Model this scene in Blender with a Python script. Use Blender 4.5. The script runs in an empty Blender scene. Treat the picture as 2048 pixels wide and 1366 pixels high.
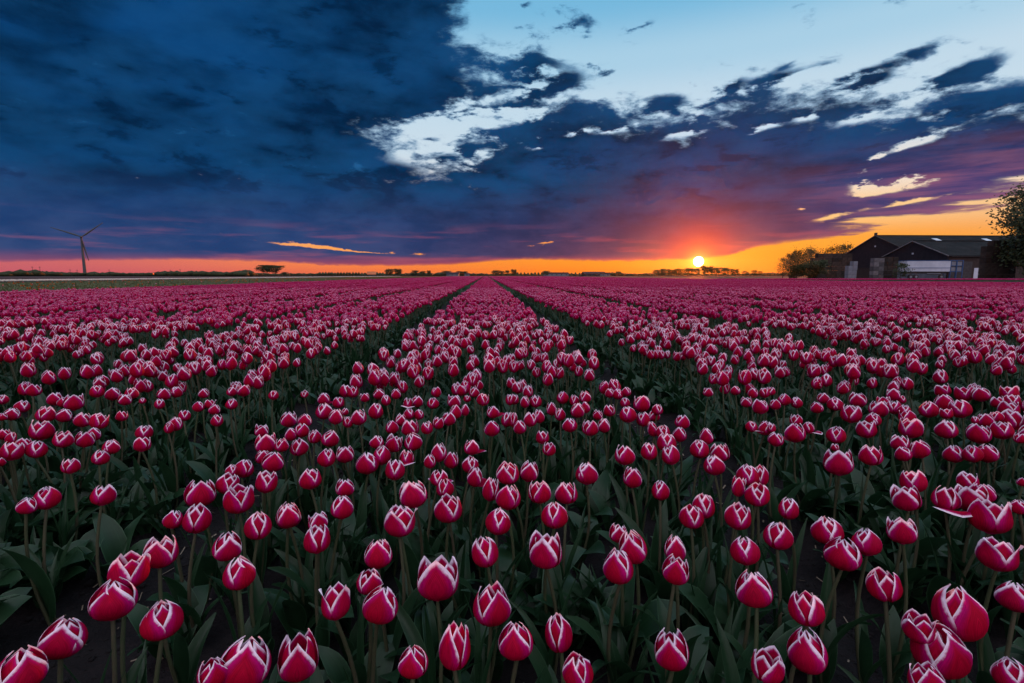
import bpy, bmesh, math, random
from math import sin, cos, pi, radians as R, sqrt, atan2, exp
from mathutils import Vector, Matrix, Euler, noise as mnoise

scene = bpy.context.scene
COL = scene.collection
random.seed(11)

# ------------------------------------------------------------------ camera
CAM_H, PITCH, YAW = 0.85, R(7.37), R(2.9)
cam_data = bpy.data.cameras.new('camera')
cam_data.sensor_width = 36.0
cam_data.lens = 18.0
cam_data.clip_start = 0.05
cam_data.clip_end = 20000
cam = bpy.data.objects.new('camera', cam_data)
cam.location = (0, 0, CAM_H)
cam.rotation_euler = (pi/2 - PITCH, 0, -YAW)
COL.objects.link(cam)
scene.camera = cam

# ------------------------------------------------------------------ colour management
scene.view_settings.view_transform = 'Standard'
scene.view_settings.look = 'None'
scene.view_settings.exposure = 0.0
scene.view_settings.gamma = 1.0
scene.view_settings.use_curve_mapping = False
scene.cycles.use_denoising = True
scene.cycles.max_bounces = 6
scene.cycles.diffuse_bounces = 3
scene.cycles.glossy_bounces = 2
scene.cycles.transmission_bounces = 4
scene.cycles.transparent_max_bounces = 4
scene.cycles.sample_clamp_indirect = 4.0

# ------------------------------------------------------------------ world: dusk sky with a broken cloud deck
SUN_AZ, SUN_EL = 22.7, 1.42
world = bpy.data.worlds.new('World')
scene.world = world
world.use_nodes = True
NT = world.node_tree
NT.nodes.clear()


class S:
    """a float socket with arithmetic, each operation one Math node of the world"""
    def __init__(self, s):
        self.s = s

    def _m(self, op, *args, clamp=False):
        n = NT.nodes.new('ShaderNodeMath')
        n.operation = op
        n.use_clamp = clamp
        for i, a in enumerate(args):
            if isinstance(a, S):
                NT.links.new(a.s, n.inputs[i])
            else:
                n.inputs[i].default_value = a
        return S(n.outputs[0])

    def __add__(self, o): return self._m('ADD', self, o)
    __radd__ = __add__
    def __mul__(self, o): return self._m('MULTIPLY', self, o)
    __rmul__ = __mul__
    def __sub__(self, o): return self._m('SUBTRACT', self, o)
    def __rsub__(self, o): return self._m('SUBTRACT', o, self)
    def __truediv__(self, o): return self._m('DIVIDE', self, o)
    def __rtruediv__(self, o): return self._m('DIVIDE', o, self)
    def min(self, o): return self._m('MINIMUM', self, o)
    def max(self, o): return self._m('MAXIMUM', self, o)
    def exp(self): return self._m('EXPONENT', self)
    def pow(self, p): return self._m('POWER', self, p)
    def smin(self, o, k): return self._m('SMOOTH_MIN', self, o, k)
    def smax(self, o, k): return self._m('SMOOTH_MAX', self, o, k)
    def step(self, a, b):
        n = NT.nodes.new('ShaderNodeMapRange')
        n.interpolation_type = 'SMOOTHSTEP'
        NT.links.new(self.s, n.inputs[0])
        n.inputs[1].default_value = a
        n.inputs[2].default_value = b
        return S(n.outputs[0])


def vec(x, y, z=0.0):
    n = NT.nodes.new('ShaderNodeCombineXYZ')
    for i, a in enumerate((x, y, z)):
        if isinstance(a, S):
            NT.links.new(a.s, n.inputs[i])
        else:
            n.inputs[i].default_value = a
    return n.outputs[0]


def noise_tex(v, scale, detail=6, rough=.55, dist=0.0):
    n = NT.nodes.new('ShaderNodeTexNoise')
    n.inputs['Scale'].default_value = scale
    n.inputs['Detail'].default_value = detail
    n.inputs['Roughness'].default_value = rough
    n.inputs['Distortion'].default_value = dist
    NT.links.new(v, n.inputs['Vector'])
    return S(n.outputs[0])


def curve(x, pts, x0, x1, y0, y1):
    """piecewise curve through pts, flat beyond its ends"""
    n = NT.nodes.new('ShaderNodeFloatCurve')
    c = n.mapping.curves[0]
    n.mapping.use_clip = False
    pp = [((px - x0) / (x1 - x0), (py - y0) / (y1 - y0)) for px, py in pts]
    while len(c.points) < len(pp):
        c.points.new(0, 0)
    for p, q in zip(c.points, pp):
        p.location = q
        p.handle_type = 'AUTO_CLAMPED'
    n.mapping.update()
    t = ((x - x0) / (x1 - x0)).max(0.0).min(1.0)
    NT.links.new(t.s, n.inputs['Value'])
    return S(n.outputs[0]) * (y1 - y0) + y0


def rgb(c):
    n = NT.nodes.new('ShaderNodeRGB')
    n.outputs[0].default_value = (*c, 1)
    return n.outputs[0]


def mix(f, a, b, mode='MIX'):
    n = NT.nodes.new('ShaderNodeMix')
    n.data_type = 'RGBA'
    n.blend_type = mode
    for sock, v in ((n.inputs[0], f), (n.inputs[6], a), (n.inputs[7], b)):
        if isinstance(v, S):
            NT.links.new(v.s, sock)
        elif isinstance(v, (int, float)):
            sock.default_value = v
        elif isinstance(v, tuple):
            sock.default_value = (*v, 1)
        else:
            NT.links.new(v, sock)
    return n.outputs[2]


def ramp(x, x0, x1, stops):
    n = NT.nodes.new('ShaderNodeValToRGB')
    e = n.color_ramp.elements
    n.color_ramp.interpolation = 'EASE'
    while len(e) < len(stops):
        e.new(.5)
    for el, (p, c) in zip(e, stops):
        el.position = (p - x0) / (x1 - x0)
    for el, (p, c) in zip(e, stops):
        el.color = (*c, 1)
    t = (x - x0) / (x1 - x0)
    NT.links.new(t.s, n.inputs[0])
    return n.outputs[0]


def srgb(r, g, b):
    return tuple((v / 255 / 12.92) if v / 255 <= .04045 else ((v / 255 + .055) / 1.055) ** 2.4 for v in (r, g, b))


tc = NT.nodes.new('ShaderNodeTexCoord')
sx = NT.nodes.new('ShaderNodeSeparateXYZ')
NT.links.new(tc.outputs['Generated'], sx.inputs[0])
dx, dy, dz = (S(o) for o in sx.outputs)
DEG = 180 / pi
az = dx._m('ARCTAN2', dx, dy) * DEG
el = dz._m('ARCSINE', dz) * DEG
elp = el.max(0.0)

# cloud layer seen from below: features shrink and flatten towards the horizon
den = dz.max(0.0) + .16
px_, py_ = dx / den, dy / den
P = vec(px_, py_, 0.0)
n_big = noise_tex(P, 2.1, 3, .5)
n_mid = noise_tex(P, 5.2, 9, .62, .35)
n_fine = noise_tex(vec(px_ + 7.3, py_ - 2.1, 0.0), 15.0, 6, .62)
n_str = noise_tex(vec(az * .055, el * .55, 3.0), 1.6, 7, .58, .3)   # long flat streaks low down
D3 = vec(dx, dy, dz * 2.7)
n_edge = noise_tex(D3, 14.0, 8, .60, .25)
n_puff = noise_tex(vec(dx + 3.1, dy, dz * 2.4), 36.0, 6, .6)
nm = n_edge - .5
nf = n_puff - .5

# ragged coordinates for the outlines
azw = az + nm * 9.0 + nf * 3.0
elw = el + (n_big - .5) * 2.0 + nm * 3.5 + nf * 1.6

UP = curve(azw, [(-60, 15), (-30, 14), (-12, 12.6), (-8, 12.2), (-4, 12.0), (-.5, 14.2), (4, 16.2), (7, 18.4), (11, 17.8), (16, 17.0), (20.5, 16.0),
                 (22.5, 17.4), (26, 17.4), (30.5, 16.9), (34, 15.8), (40, 14.8), (42, 15.0), (46, 14.6), (58, 12), (75, 3), (90, -3)], -60, 90, -10, 50)
LO = curve(az + nf * 3.0, [(-90, 1.2), (-42, 1.1), (-37, 1.3), (-28, 1.5), (-19, 1.25), (-14.5, 1.05), (-4, 1.2), (4, 1.75), (15, 1.6), (23, 1.8), (26, 2.1),
                 (27.5, 2.75), (32, 3.5), (36, 4.3), (41, 5.1), (44.6, 5.9), (47, 6.6), (60, 8.5), (90, 12)], -90, 90, 0, 20)
ED = curve(elw, [(0, -14), (9.5, -4), (10.8, -5.2), (11.6, -8), (13.4, -10.2), (15.2, -8.6), (16.2, -5.5), (17.4, -.6), (18.8, .8), (20.4, -.6), (23.4, -1.8),
                 (26.2, -2.6), (32, -7), (42, -25), (60, -60), (80, -90)], 0, 80, -100, 20)
top = (UP - elw) / 3.7
west = ((ED - azw) / 4.8).min((az + 95.0) / 14.0)
mass = top.max(west)

# single clouds (+) and bright gaps (-): azimuth, elevation, half-width, half-height, tilt, weight
BLOBS = [
    (4.9, 21.2, 6.0, 3.3, 0, 1.9), (8.4, 19.6, 3.0, 1.2, 8, 1.2), (39.3, 18.0, 4.6, 1.15, 16, 1.6), (43.2, 16.0, 3.4, 1.0, 12, 1.5),
    (41.6, 15.6, 2.6, .7, 20, 1.1), (28.6, 17.9, 4.0, .8, 8, 1.5), (24.8, 17.7, 2.4, 1.1, 24, 1.3), (36.6, 16.5, 2.2, .9, 14, 1.2),
    (35.4, 17.2, 3.4, .6, 6, 1.1), (19.0, 16.9, 2.9, 1.2, 6, 1.5), (10.1, 24.4, 4.2, 1.7, 0, .75), (13.5, 20.9, 2.2, .8, 0, .8),
    (4.6, 26.2, 2.6, 1.6, 35, .9), (17.3, 24.0, 2.4, .8, 0, .7), (44.0, 13.4, 6.0, 1.0, 5, 1.2), (30.0, 19.0, 3.2, .5, 20, .6), (33, 18.6, 2.5, .6, 10, .6),
    (-2.2, 13.3, 2.2, .7, 8, 1.2), (1.6, 14.9, 2.0, .6, 6, 1.1), (-4.6, 12.2, 1.6, .45, 10, 1.0), (2.8, 17.4, 2.6, .6, 4, 1.2), (-5.5, 14.2, 1.4, .4, 8, .8),
    # gaps
    (-19.0, 3.0, 7.5, .28, -5, -3.4), (-12.5, 2.5, 8.0, .20, -4, -2.8), (6.6, 3.55, 2.3, .26, 6, -2.8), (5.1, 3.2, 1.3, .2, 0, -1.5),
    (36.6, 7.9, 3.0, .85, -12, -3.6), (38.4, 7.5, 4.2, .55, 2, -2.7), (31.9, 6.3, 1.3, .40, 12, -2.2), (39.4, 10.9, 2.4, .42, 12, -1.9),
    (37.4, 10.3, 1.1, .32, 8, -2.1), (27.4, 13.6, 2.0, .35, 10, -1.2), (13.0, 14.6, 2.4, .40, 0, -1.2), (35.6, 13.6, 2.6, .40, 10, -1.2),
    (5.6, 13.2, 1.6, .35, 6, -1.2), (20.4, 13.9, 3.0, .40, 8, -1.35), (9.0, 14.4, 1.6, .3, 0, -1.1), (31.5, 14.2, 1.6, .3, 6, -1.2), (39.5, 6.2, 6.0, .38, 8, -2.4), (33.5, 5.2, 2.2, .3, 10, -1.6), (-37.5, 2.7, 5.0, .22, 0, -1.2),
    (-36.5, 3.55, 3.0, .3, 4, -1.1),
]
lowf = el.step(1.0, 11.0) * .85 + .15
pos = vec(az + nm * 4.4 + nf * 3.0, el + (nm * 1.9 + nf * 1.5) * lowf, 0.0)
blob_sum = None
for (a, e, ra, re, tilt, w) in BLOBS:
    m = NT.nodes.new('ShaderNodeMapping')
    m.vector_type = 'TEXTURE'
    m.inputs['Location'].default_value = (a, e, 0)
    m.inputs['Rotation'].default_value = (0, 0, R(tilt))
    grow = 1.35 if w > 0 else 1.65
    w = w if w > 0 else max(-2.3, w)
    m.inputs['Scale'].default_value = (ra * grow, re * grow, 1)
    NT.links.new(pos, m.inputs['Vector'])
    g = NT.nodes.new('ShaderNodeTexGradient')
    g.gradient_type = 'QUADRATIC_SPHERE'
    NT.links.new(m.outputs[0], g.inputs[0])
    t = S(g.outputs[1]) * w
    blob_sum = t if blob_sum is None else blob_sum + t

mass_c = mass.max(-.85).min(1.52)
lower = (el - LO) / (.45 + az.step(26.0, 40.0) * .9) + nf * .9 + nm * .5 + (n_str - .5) * az.step(27.0, 38.0) * 7.0
dens = (mass_c + blob_sum + nm * 4.6 + nf * 1.7).min(lower)
cover = dens.step(-.48, .66)

# clear sky: colour by elevation, near and away from the sunset, and a pink arch opposite, brightened to light the flowers
sun_v = (sin(R(SUN_AZ)) * cos(R(SUN_EL)), cos(R(SUN_AZ)) * cos(R(SUN_EL)), sin(R(SUN_EL)))
dt = NT.nodes.new('ShaderNodeVectorMath')
dt.operation = 'DOT_PRODUCT'
NT.links.new(tc.outputs['Generated'], dt.inputs[0])
dt.inputs[1].default_value = sun_v
sdot = S(dt.outputs['Value']).min(1.0).max(-1.0)
ang = sdot._m('ARCCOSINE', sdot) * DEG
daz = (az - SUN_AZ)._m('WRAP', az - SUN_AZ, 180.0, -180.0)
near_f = (daz * daz * (-1.0 / (2 * 30.0 ** 2))).exp()
hi = [(13, srgb(202, 221, 234)), (17, srgb(194, 218, 234)), (21, srgb(168, 207, 230)), (26, srgb(118, 184, 221)), (40, srgb(172, 210, 240)), (90, (1.0, 1.05, 1.34))]  # overhead end brightened beyond the sky in view, to light the flowers
sunny = ramp(elp, 0, 90, [(0, srgb(255, 130, 22)), (1.6, srgb(255, 152, 28)), (3.4, srgb(255, 166, 48)), (6, srgb(255, 208, 136)), (9, srgb(244, 228, 210))] + hi)
side = ramp(elp, 0, 90, [(0, srgb(222, 92, 90)), (1.2, srgb(246, 122, 92)), (2.6, srgb(250, 168, 110)), (5, srgb(225, 160, 150)), (9, srgb(215, 205, 215))] + hi)
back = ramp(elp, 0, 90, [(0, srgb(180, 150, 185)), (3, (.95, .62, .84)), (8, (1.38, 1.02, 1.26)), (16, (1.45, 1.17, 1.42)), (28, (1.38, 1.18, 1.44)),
                         (42, (1.26, 1.16, 1.40)), (90, (1.0, 1.05, 1.34))])  # unseen sky behind the camera, raised above the front sky as fill light
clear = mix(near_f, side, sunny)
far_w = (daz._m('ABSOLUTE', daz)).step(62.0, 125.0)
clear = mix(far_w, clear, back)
west_dull = (az * -1.0).step(14.0, 44.0) * el.step(4.0, 1.0) * (1.0 - far_w)
clear = mix(west_dull * .75, clear, srgb(188, 92, 112))

# cloud body: navy above, violet lower down, red round the sun, lit pink bands along the horizon
n_lump = noise_tex(vec(dx - 5.0, dy + 2.0, dz * 1.9), 7.5, 7, .58, .2)
lump = (n_lump * .55 + n_edge * .45).step(.38, .62)
soft = n_big.step(.35, .68)
navy = mix(soft, srgb(3, 34, 66), srgb(9, 60, 108))
navy = mix(lump * .5, navy, srgb(22, 78, 128))
navy = mix((0.46 - n_edge).step(0.0, .10) * .6, navy, srgb(2, 30, 60))
navy = mix((n_puff * .4 + n_lump * .6).step(.60, .72) * .55, navy, srgb(40, 104, 158))
azure = mix(n_big.step(.42, .7), navy, srgb(16, 82, 148))
navy = mix((az * -1.0).step(14.0, 44.0) * el.step(9.0, 24.0) * .8, navy, azure)
violet = mix(lump, srgb(30, 44, 84), srgb(64, 58, 96))
slate = mix(lump, srgb(30, 62, 112), srgb(52, 74, 122))
sun_side = az.step(-22.0, 12.0)
low_c = mix(sun_side, slate, violet)
body = mix((el + nm * 5.0).step(10.5, 3.0), navy, low_c)
mauve = mix(n_str.step(.36, .66), srgb(60, 58, 112), srgb(150, 92, 122))
body = mix(az.step(26.0, 44.0) * el.step(12.5, 7.0) * .9, body, mauve)
streak = n_str.step(.5, .72) * el.step(6.2, 2.6)
body = mix(streak * .58, body, mix(near_f, srgb(150, 92, 122), srgb(178, 84, 96)))
body = mix(el.step(2.3, 1.0) * .6, body, mix(near_f, srgb(156, 84, 110), srgb(214, 66, 54)))
glow1 = (ang * ang * (-1.0 / (2 * 2.1 ** 2))).exp()
glow2 = (ang * ang * (-1.0 / (2 * 5.0 ** 2))).exp()
body = mix(glow2 * .22, body, srgb(188, 36, 52))
body = mix(glow1 * .8, body, srgb(238, 36, 36))
# thin cloud near its borders lets the sky behind it through
thin = mix(el.step(7.0, 12.0), body, srgb(72, 128, 172))
sky = mix(cover.step(0.0, .55), clear, mix(.62, clear, thin))
sky = mix(cover.step(.25, 1.0), sky, body)
halo = (ang * (-1.0 / .62)).exp()
aure = (ang * (-1.0 / 3.2)).exp()
sky = mix(aure * .18 * (1.0 - cover * .75), sky, (1.0, .42, .06), 'ADD')
sky = mix(halo, sky, (2.0, .95, .16), 'ADD')
disc = ang.step(.54, .40)
sky = mix(disc, sky, (14.0, 13.0, 10.0))
# below the horizon: dark land
sky = mix(el.step(-.15, -.6), sky, srgb(40, 34, 40))
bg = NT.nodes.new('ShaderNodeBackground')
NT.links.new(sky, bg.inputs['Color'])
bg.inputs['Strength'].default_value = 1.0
wo = NT.nodes.new('ShaderNodeOutputWorld')
NT.links.new(bg.outputs[0], wo.inputs['Surface'])
world.cycles.sampling_method = 'MANUAL'
world.cycles.sample_map_resolution = 1024

# ------------------------------------------------------------------ low sun
sun_data = bpy.data.lights.new('sun', 'SUN')
sun_data.energy = 2.8
sun_data.angle = R(.6)
sun_data.color = (1.0, .19, .03)
sun = bpy.data.objects.new('sun', sun_data)
sun.rotation_euler = Vector(sun_v).to_track_quat('Z', 'Y').to_euler()
COL.objects.link(sun)

# ================================================================== helpers
def new_mat(name):
    m = bpy.data.materials.new(name)
    m.use_nodes = True
    nt = m.node_tree
    nt.nodes.clear()
    out = nt.nodes.new('ShaderNodeOutputMaterial')
    return m, nt, out


def node(nt, kind, **kw):
    n = nt.nodes.new(kind)
    for k, v in kw.items():
        setattr(n, k, v)
    return n


def put(nt, sock, v):
    if hasattr(v, 'is_output'):
        nt.links.new(v, sock)
    elif isinstance(v, tuple) and len(v) == 3 and sock.type == 'RGBA':
        sock.default_value = (*v, 1)
    else:
        sock.default_value = v


def mth(nt, op, a, b=None, c=None, clamp=False):
    n = node(nt, 'ShaderNodeMath', operation=op, use_clamp=clamp)
    for i, v in enumerate((a, b, c)):
        if v is not None:
            put(nt, n.inputs[i], v)
    return n.outputs[0]


def rng(nt, v, a, b, c=0.0, d=1.0, smooth=True):
    n = node(nt, 'ShaderNodeMapRange')
    if smooth:
        n.interpolation_type = 'SMOOTHSTEP'
    put(nt, n.inputs[0], v)
    for i, q in enumerate((a, b, c, d)):
        put(nt, n.inputs[i + 1], q)
    return n.outputs[0]


def mixc(nt, f, a, b, mode='MIX'):
    n = node(nt, 'ShaderNodeMix', data_type='RGBA', blend_type=mode)
    put(nt, n.inputs[0], f)
    put(nt, n.inputs[6], a)
    put(nt, n.inputs[7], b)
    return n.outputs[2]


def ntex(nt, vec_, scale, detail=4, rough=.55):
    n = node(nt, 'ShaderNodeTexNoise')
    n.inputs['Scale'].default_value = scale
    n.inputs['Detail'].default_value = detail
    n.inputs['Roughness'].default_value = rough
    if vec_ is not None:
        nt.links.new(vec_, n.inputs['Vector'])
    return n.outputs[0]


def surface_mat(name, col, col2=None, scale=4.0, rough=.8, bump=.0, bscale=None, detail=5, coords='Object', metallic=0.0, spec=.3):
    """two tones of one stuff mixed by noise, with fine relief"""
    m, nt, out = new_mat(name)
    t = node(nt, 'ShaderNodeTexCoord')
    b = node(nt, 'ShaderNodeBsdfPrincipled')
    b.inputs['Roughness'].default_value = rough
    b.inputs['Metallic'].default_value = metallic
    b.inputs['Specular IOR Level'].default_value = spec
    f = ntex(nt, t.outputs[coords], scale, detail)
    f = rng(nt, f, .32, .68)
    put(nt, b.inputs['Base Color'], mixc(nt, f, col, col2 or col))
    if bump:
        bp = node(nt, 'ShaderNodeBump')
        bp.inputs['Strength'].default_value = bump
        bp.inputs['Distance'].default_value = .02
        nt.links.new(ntex(nt, t.outputs[coords], bscale or scale * 4, 5), bp.inputs['Height'])
        nt.links.new(bp.outputs[0], b.inputs['Normal'])
    nt.links.new(b.outputs[0], out.inputs[0])
    return m


def petal_mat(name, body, near_edge, margin, back_tone, border=1.0):
    """body colour, a shifted tone towards the borders and a feathered pale margin; uv.x runs 0 at a border, uv.y from base to tip"""
    m, nt, out = new_mat(name)
    uv = node(nt, 'ShaderNodeUVMap', uv_map='petal')
    sp = node(nt, 'ShaderNodeSeparateXYZ')
    nt.links.new(uv.outputs[0], sp.inputs[0])
    s, v = sp.outputs[0], sp.outputs[1]
    tc_ = node(nt, 'ShaderNodeTexCoord')
    inf = node(nt, 'ShaderNodeObjectInfo')
    att = node(nt, 'ShaderNodeAttribute', attribute_name='tint')
    rnd = mth(nt, 'FRACT', mth(nt, 'ADD', inf.outputs['Random'], att.outputs['Fac']))
    cv = node(nt, 'ShaderNodeCombineXYZ')
    put(nt, cv.inputs[0], mth(nt, 'MULTIPLY', s, 26.0))
    put(nt, cv.inputs[1], mth(nt, 'MULTIPLY', v, 2.6))
    put(nt, cv.inputs[2], mth(nt, 'MULTIPLY', rnd, 37.0))
    vein = ntex(nt, cv.outputs[0], 1.0, 3, .6)
    frag = ntex(nt, tc_.outputs['Object'], 95.0, 4, .65)
    wob = mth(nt, 'MULTIPLY', mth(nt, 'SUBTRACT', frag, .5), .32)
    wob = mth(nt, 'ADD', wob, mth(nt, 'MULTIPLY', mth(nt, 'SUBTRACT', vein, .5), .16))
    sd = mth(nt, 'ADD', s, wob)
    wid = mth(nt, 'MULTIPLY_ADD', mth(nt, 'MULTIPLY', v, v), .27, .065)
    wid = mth(nt, 'MULTIPLY', wid, mth(nt, 'MULTIPLY_ADD', rnd, .75 * border, .58 * border))
    t = mth(nt, 'DIVIDE', sd, wid)
    white = mth(nt, 'MULTIPLY', rng(nt, t, 1.85, .38), rng(nt, v, .30, .55))
    warm = mth(nt, 'MULTIPLY', rng(nt, sd, .62, .08), rng(nt, v, .05, .5))
    dark = rng(nt, vein, .25, .75, .62, 1.16)
    col = mixc(nt, rng(nt, rnd, 0.0, 1.0, 0.0, .55, smooth=False), body, back_tone)
    col = mixc(nt, mth(nt, 'MULTIPLY', warm, .75), col, near_edge)
    g = node(nt, 'ShaderNodeHueSaturation')
    put(nt, g.inputs['Value'], dark)
    put(nt, g.inputs['Color'], col)
    # pale claw at the foot of the petal
    foot = mth(nt, 'MULTIPLY', rng(nt, v, .10, .0), .45)
    col = mixc(nt, foot, g.outputs[0], near_edge)
    col = mixc(nt, white, col, margin)
    b = node(nt, 'ShaderNodeBsdfPrincipled')
    put(nt, b.inputs['Base Color'], col)
    b.inputs['Roughness'].default_value = .55
    b.inputs['Specular IOR Level'].default_value = .05
    bp = node(nt, 'ShaderNodeBump')
    bp.inputs['Strength'].default_value = .25
    bp.inputs['Distance'].default_value = .002
    nt.links.new(vein, bp.inputs['Height'])
    nt.links.new(bp.outputs[0], b.inputs['Normal'])
    tr = node(nt, 'ShaderNodeBsdfTranslucent')
    put(nt, tr.inputs['Color'], col)
    mx = node(nt, 'ShaderNodeMixShader')
    mx.inputs[0].default_value = .30
    nt.links.new(b.outputs[0], mx.inputs[1])
    nt.links.new(tr.outputs[0], mx.inputs[2])
    nt.links.new(mx.outputs[0], out.inputs[0])
    return m


def green_mat(name, a, b_, edge, rough=.40):
    m, nt, out = new_mat(name)
    tc_ = node(nt, 'ShaderNodeTexCoord')
    inf = node(nt, 'ShaderNodeObjectInfo')
    uv = node(nt, 'ShaderNodeUVMap', uv_map='petal')
    sp = node(nt, 'ShaderNodeSeparateXYZ')
    nt.links.new(uv.outputs[0], sp.inputs[0])
    cv = node(nt, 'ShaderNodeCombineXYZ')
    put(nt, cv.inputs[0], mth(nt, 'MULTIPLY', sp.outputs[0], 22.0))
    put(nt, cv.inputs[1], mth(nt, 'MULTIPLY', sp.outputs[1], 1.2))
    put(nt, cv.inputs[2], mth(nt, 'MULTIPLY', inf.outputs['Random'], 19.0))
    vein = ntex(nt, cv.outputs[0], 1.0, 3, .6)
    blotch = ntex(nt, tc_.outputs['Object'], 18.0, 4, .6)
    f = mth(nt, 'ADD', mth(nt, 'MULTIPLY', rng(nt, blotch, .3, .7), .5), mth(nt, 'MULTIPLY', inf.outputs['Random'], .5))
    col = mixc(nt, f, a, b_)
    col = mixc(nt, mth(nt, 'MULTIPLY', rng(nt, sp.outputs[0], .10, .0), .55), col, edge)
    hs = node(nt, 'ShaderNodeHueSaturation')
    put(nt, hs.inputs['Value'], rng(nt, vein, .25, .75, .8, 1.2))
    put(nt, hs.inputs['Color'], col)
    b = node(nt, 'ShaderNodeBsdfPrincipled')
    put(nt, b.inputs['Base Color'], hs.outputs[0])
    b.inputs['Roughness'].default_value = rough
    b.inputs['Specular IOR Level'].default_value = .32
    tr = node(nt, 'ShaderNodeBsdfTranslucent')
    put(nt, tr.inputs['Color'], hs.outputs[0])
    mx = node(nt, 'ShaderNodeMixShader')
    mx.inputs[0].default_value = .22
    nt.links.new(b.outputs[0], mx.inputs[1])
    nt.links.new(tr.outputs[0], mx.inputs[2])
    nt.links.new(mx.outputs[0], out.inputs[0])
    return m


M = {}
M['petal'] = petal_mat('red petal with white margin', (.44, .0010, .026), (.58, .006, .24), (.97, .86, .96), (.40, .0010, .050), .72)
M['petal_far'] = petal_mat('red petal with narrow white margin', (.50, .0012, .055), (.56, .004, .20), (.80, .48, .68), (.44, .0012, .070), .10)
M['petal_mid'] = petal_mat('red petal with white margin further off', (.50, .0012, .045), (.58, .005, .22), (.90, .64, .82), (.44, .0012, .065), .24)
M['petal_white'] = petal_mat('cream petal', (.72, .74, .62), (.78, .80, .70), (.84, .86, .80), (.66, .70, .56))
M['petal_warm'] = petal_mat('orange petal', (.45, .06, .01), (.50, .14, .02), (.55, .25, .03), (.42, .03, .01))
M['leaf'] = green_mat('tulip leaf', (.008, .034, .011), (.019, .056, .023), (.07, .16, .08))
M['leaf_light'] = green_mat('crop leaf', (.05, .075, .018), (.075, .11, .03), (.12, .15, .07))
M['stem'] = green_mat('tulip stem', (.055, .085, .035), (.085, .070, .045), (.06, .08, .04), .5)
M['soil'] = surface_mat('damp dark soil', (.006, .005, .0055), (.015, .012, .012), 9.0, .85, .9, 60.0, 8, spec=.15)
M['clod'] = surface_mat('soil clod', (.007, .006, .006), (.020, .017, .016), 40.0, .85, .6, 120.0)
M['straw'] = surface_mat('dry straw', (.16, .12, .08), (.26, .21, .15), 30.0, .7)
M['far_soil'] = surface_mat('bare field', (.016, .012, .012), (.026, .018, .017), .08, .9)
M['verge'] = surface_mat('grass verge', (.022, .026, .012), (.040, .028, .020), .6, .9)
M['crop_floor'] = surface_mat('crop floor', (.018, .030, .012), (.034, .046, .020), 3.0, .9)


def mesh_from(name, V, F, mats=(), mi=None, uv=None, smooth=True, tint=None):
    me = bpy.data.meshes.new(name)
    me.from_pydata(V, [], F)
    for m in mats:
        me.materials.append(m)
    if mi:
        me.polygons.foreach_set('material_index', mi)
    if smooth:
        me.polygons.foreach_set('use_smooth', [True] * len(F))
    if uv:
        lay = me.uv_layers.new(name='petal')
        flat = []
        for f in F:
            for i in f:
                flat.extend(uv[i])
        lay.data.foreach_set('uv', flat)
    if tint:
        a = me.attributes.new('tint', 'FLOAT', 'POINT')
        a.data.foreach_set('value', tint)
    me.update()
    return me


def link(name, me, parent=None, loc=None, rot=None, scl=None):
    o = bpy.data.objects.new(name, me)
    if parent is not None:
        o.parent = parent
    if loc is not None:
        o.location = loc
    if rot is not None:
        o.rotation_euler = rot
    if scl is not None:
        o.scale = scl
    COL.objects.link(o)
    return o


def tag(o, label, cat, group=None):
    o['label'] = label
    o['category'] = cat
    if group:
        o['group'] = group
    return o


def kind(o, k):
    o['kind'] = k
    return o


def thing(name, label, cat, loc=(0, 0, 0), rz=0.0, group=None):
    o = bpy.data.objects.new(name, None)
    o.empty_display_size = .1
    o.location = loc
    o.rotation_euler = (0, 0, rz)
    COL.objects.link(o)
    return tag(o, label, cat, group)


class Geo:
    """vertices, faces, uv and material index collected for one mesh"""
    def __init__(self):
        self.V, self.F, self.U, self.T, self.K = [], [], [], [], []

    def add(self, V, F, U=None, mat=0, tint=0.0, mtx=None):
        b = len(self.V)
        self.V += [tuple(mtx @ Vector(v)) for v in V] if mtx is not None else [tuple(v) for v in V]
        self.F += [tuple(i + b for i in f) for f in F]
        self.U += U if U else [(.5, .5)] * len(V)
        self.T += [tint] * len(V)
        self.K += [mat] * len(F)

    def mesh(self, name, mats, smooth=True):
        return mesh_from(name, self.V, self.F, mats, self.K, self.U, smooth, self.T)


# ================================================================== tulip shapes
HEAD_R, HEAD_H = .0285, .071


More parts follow.
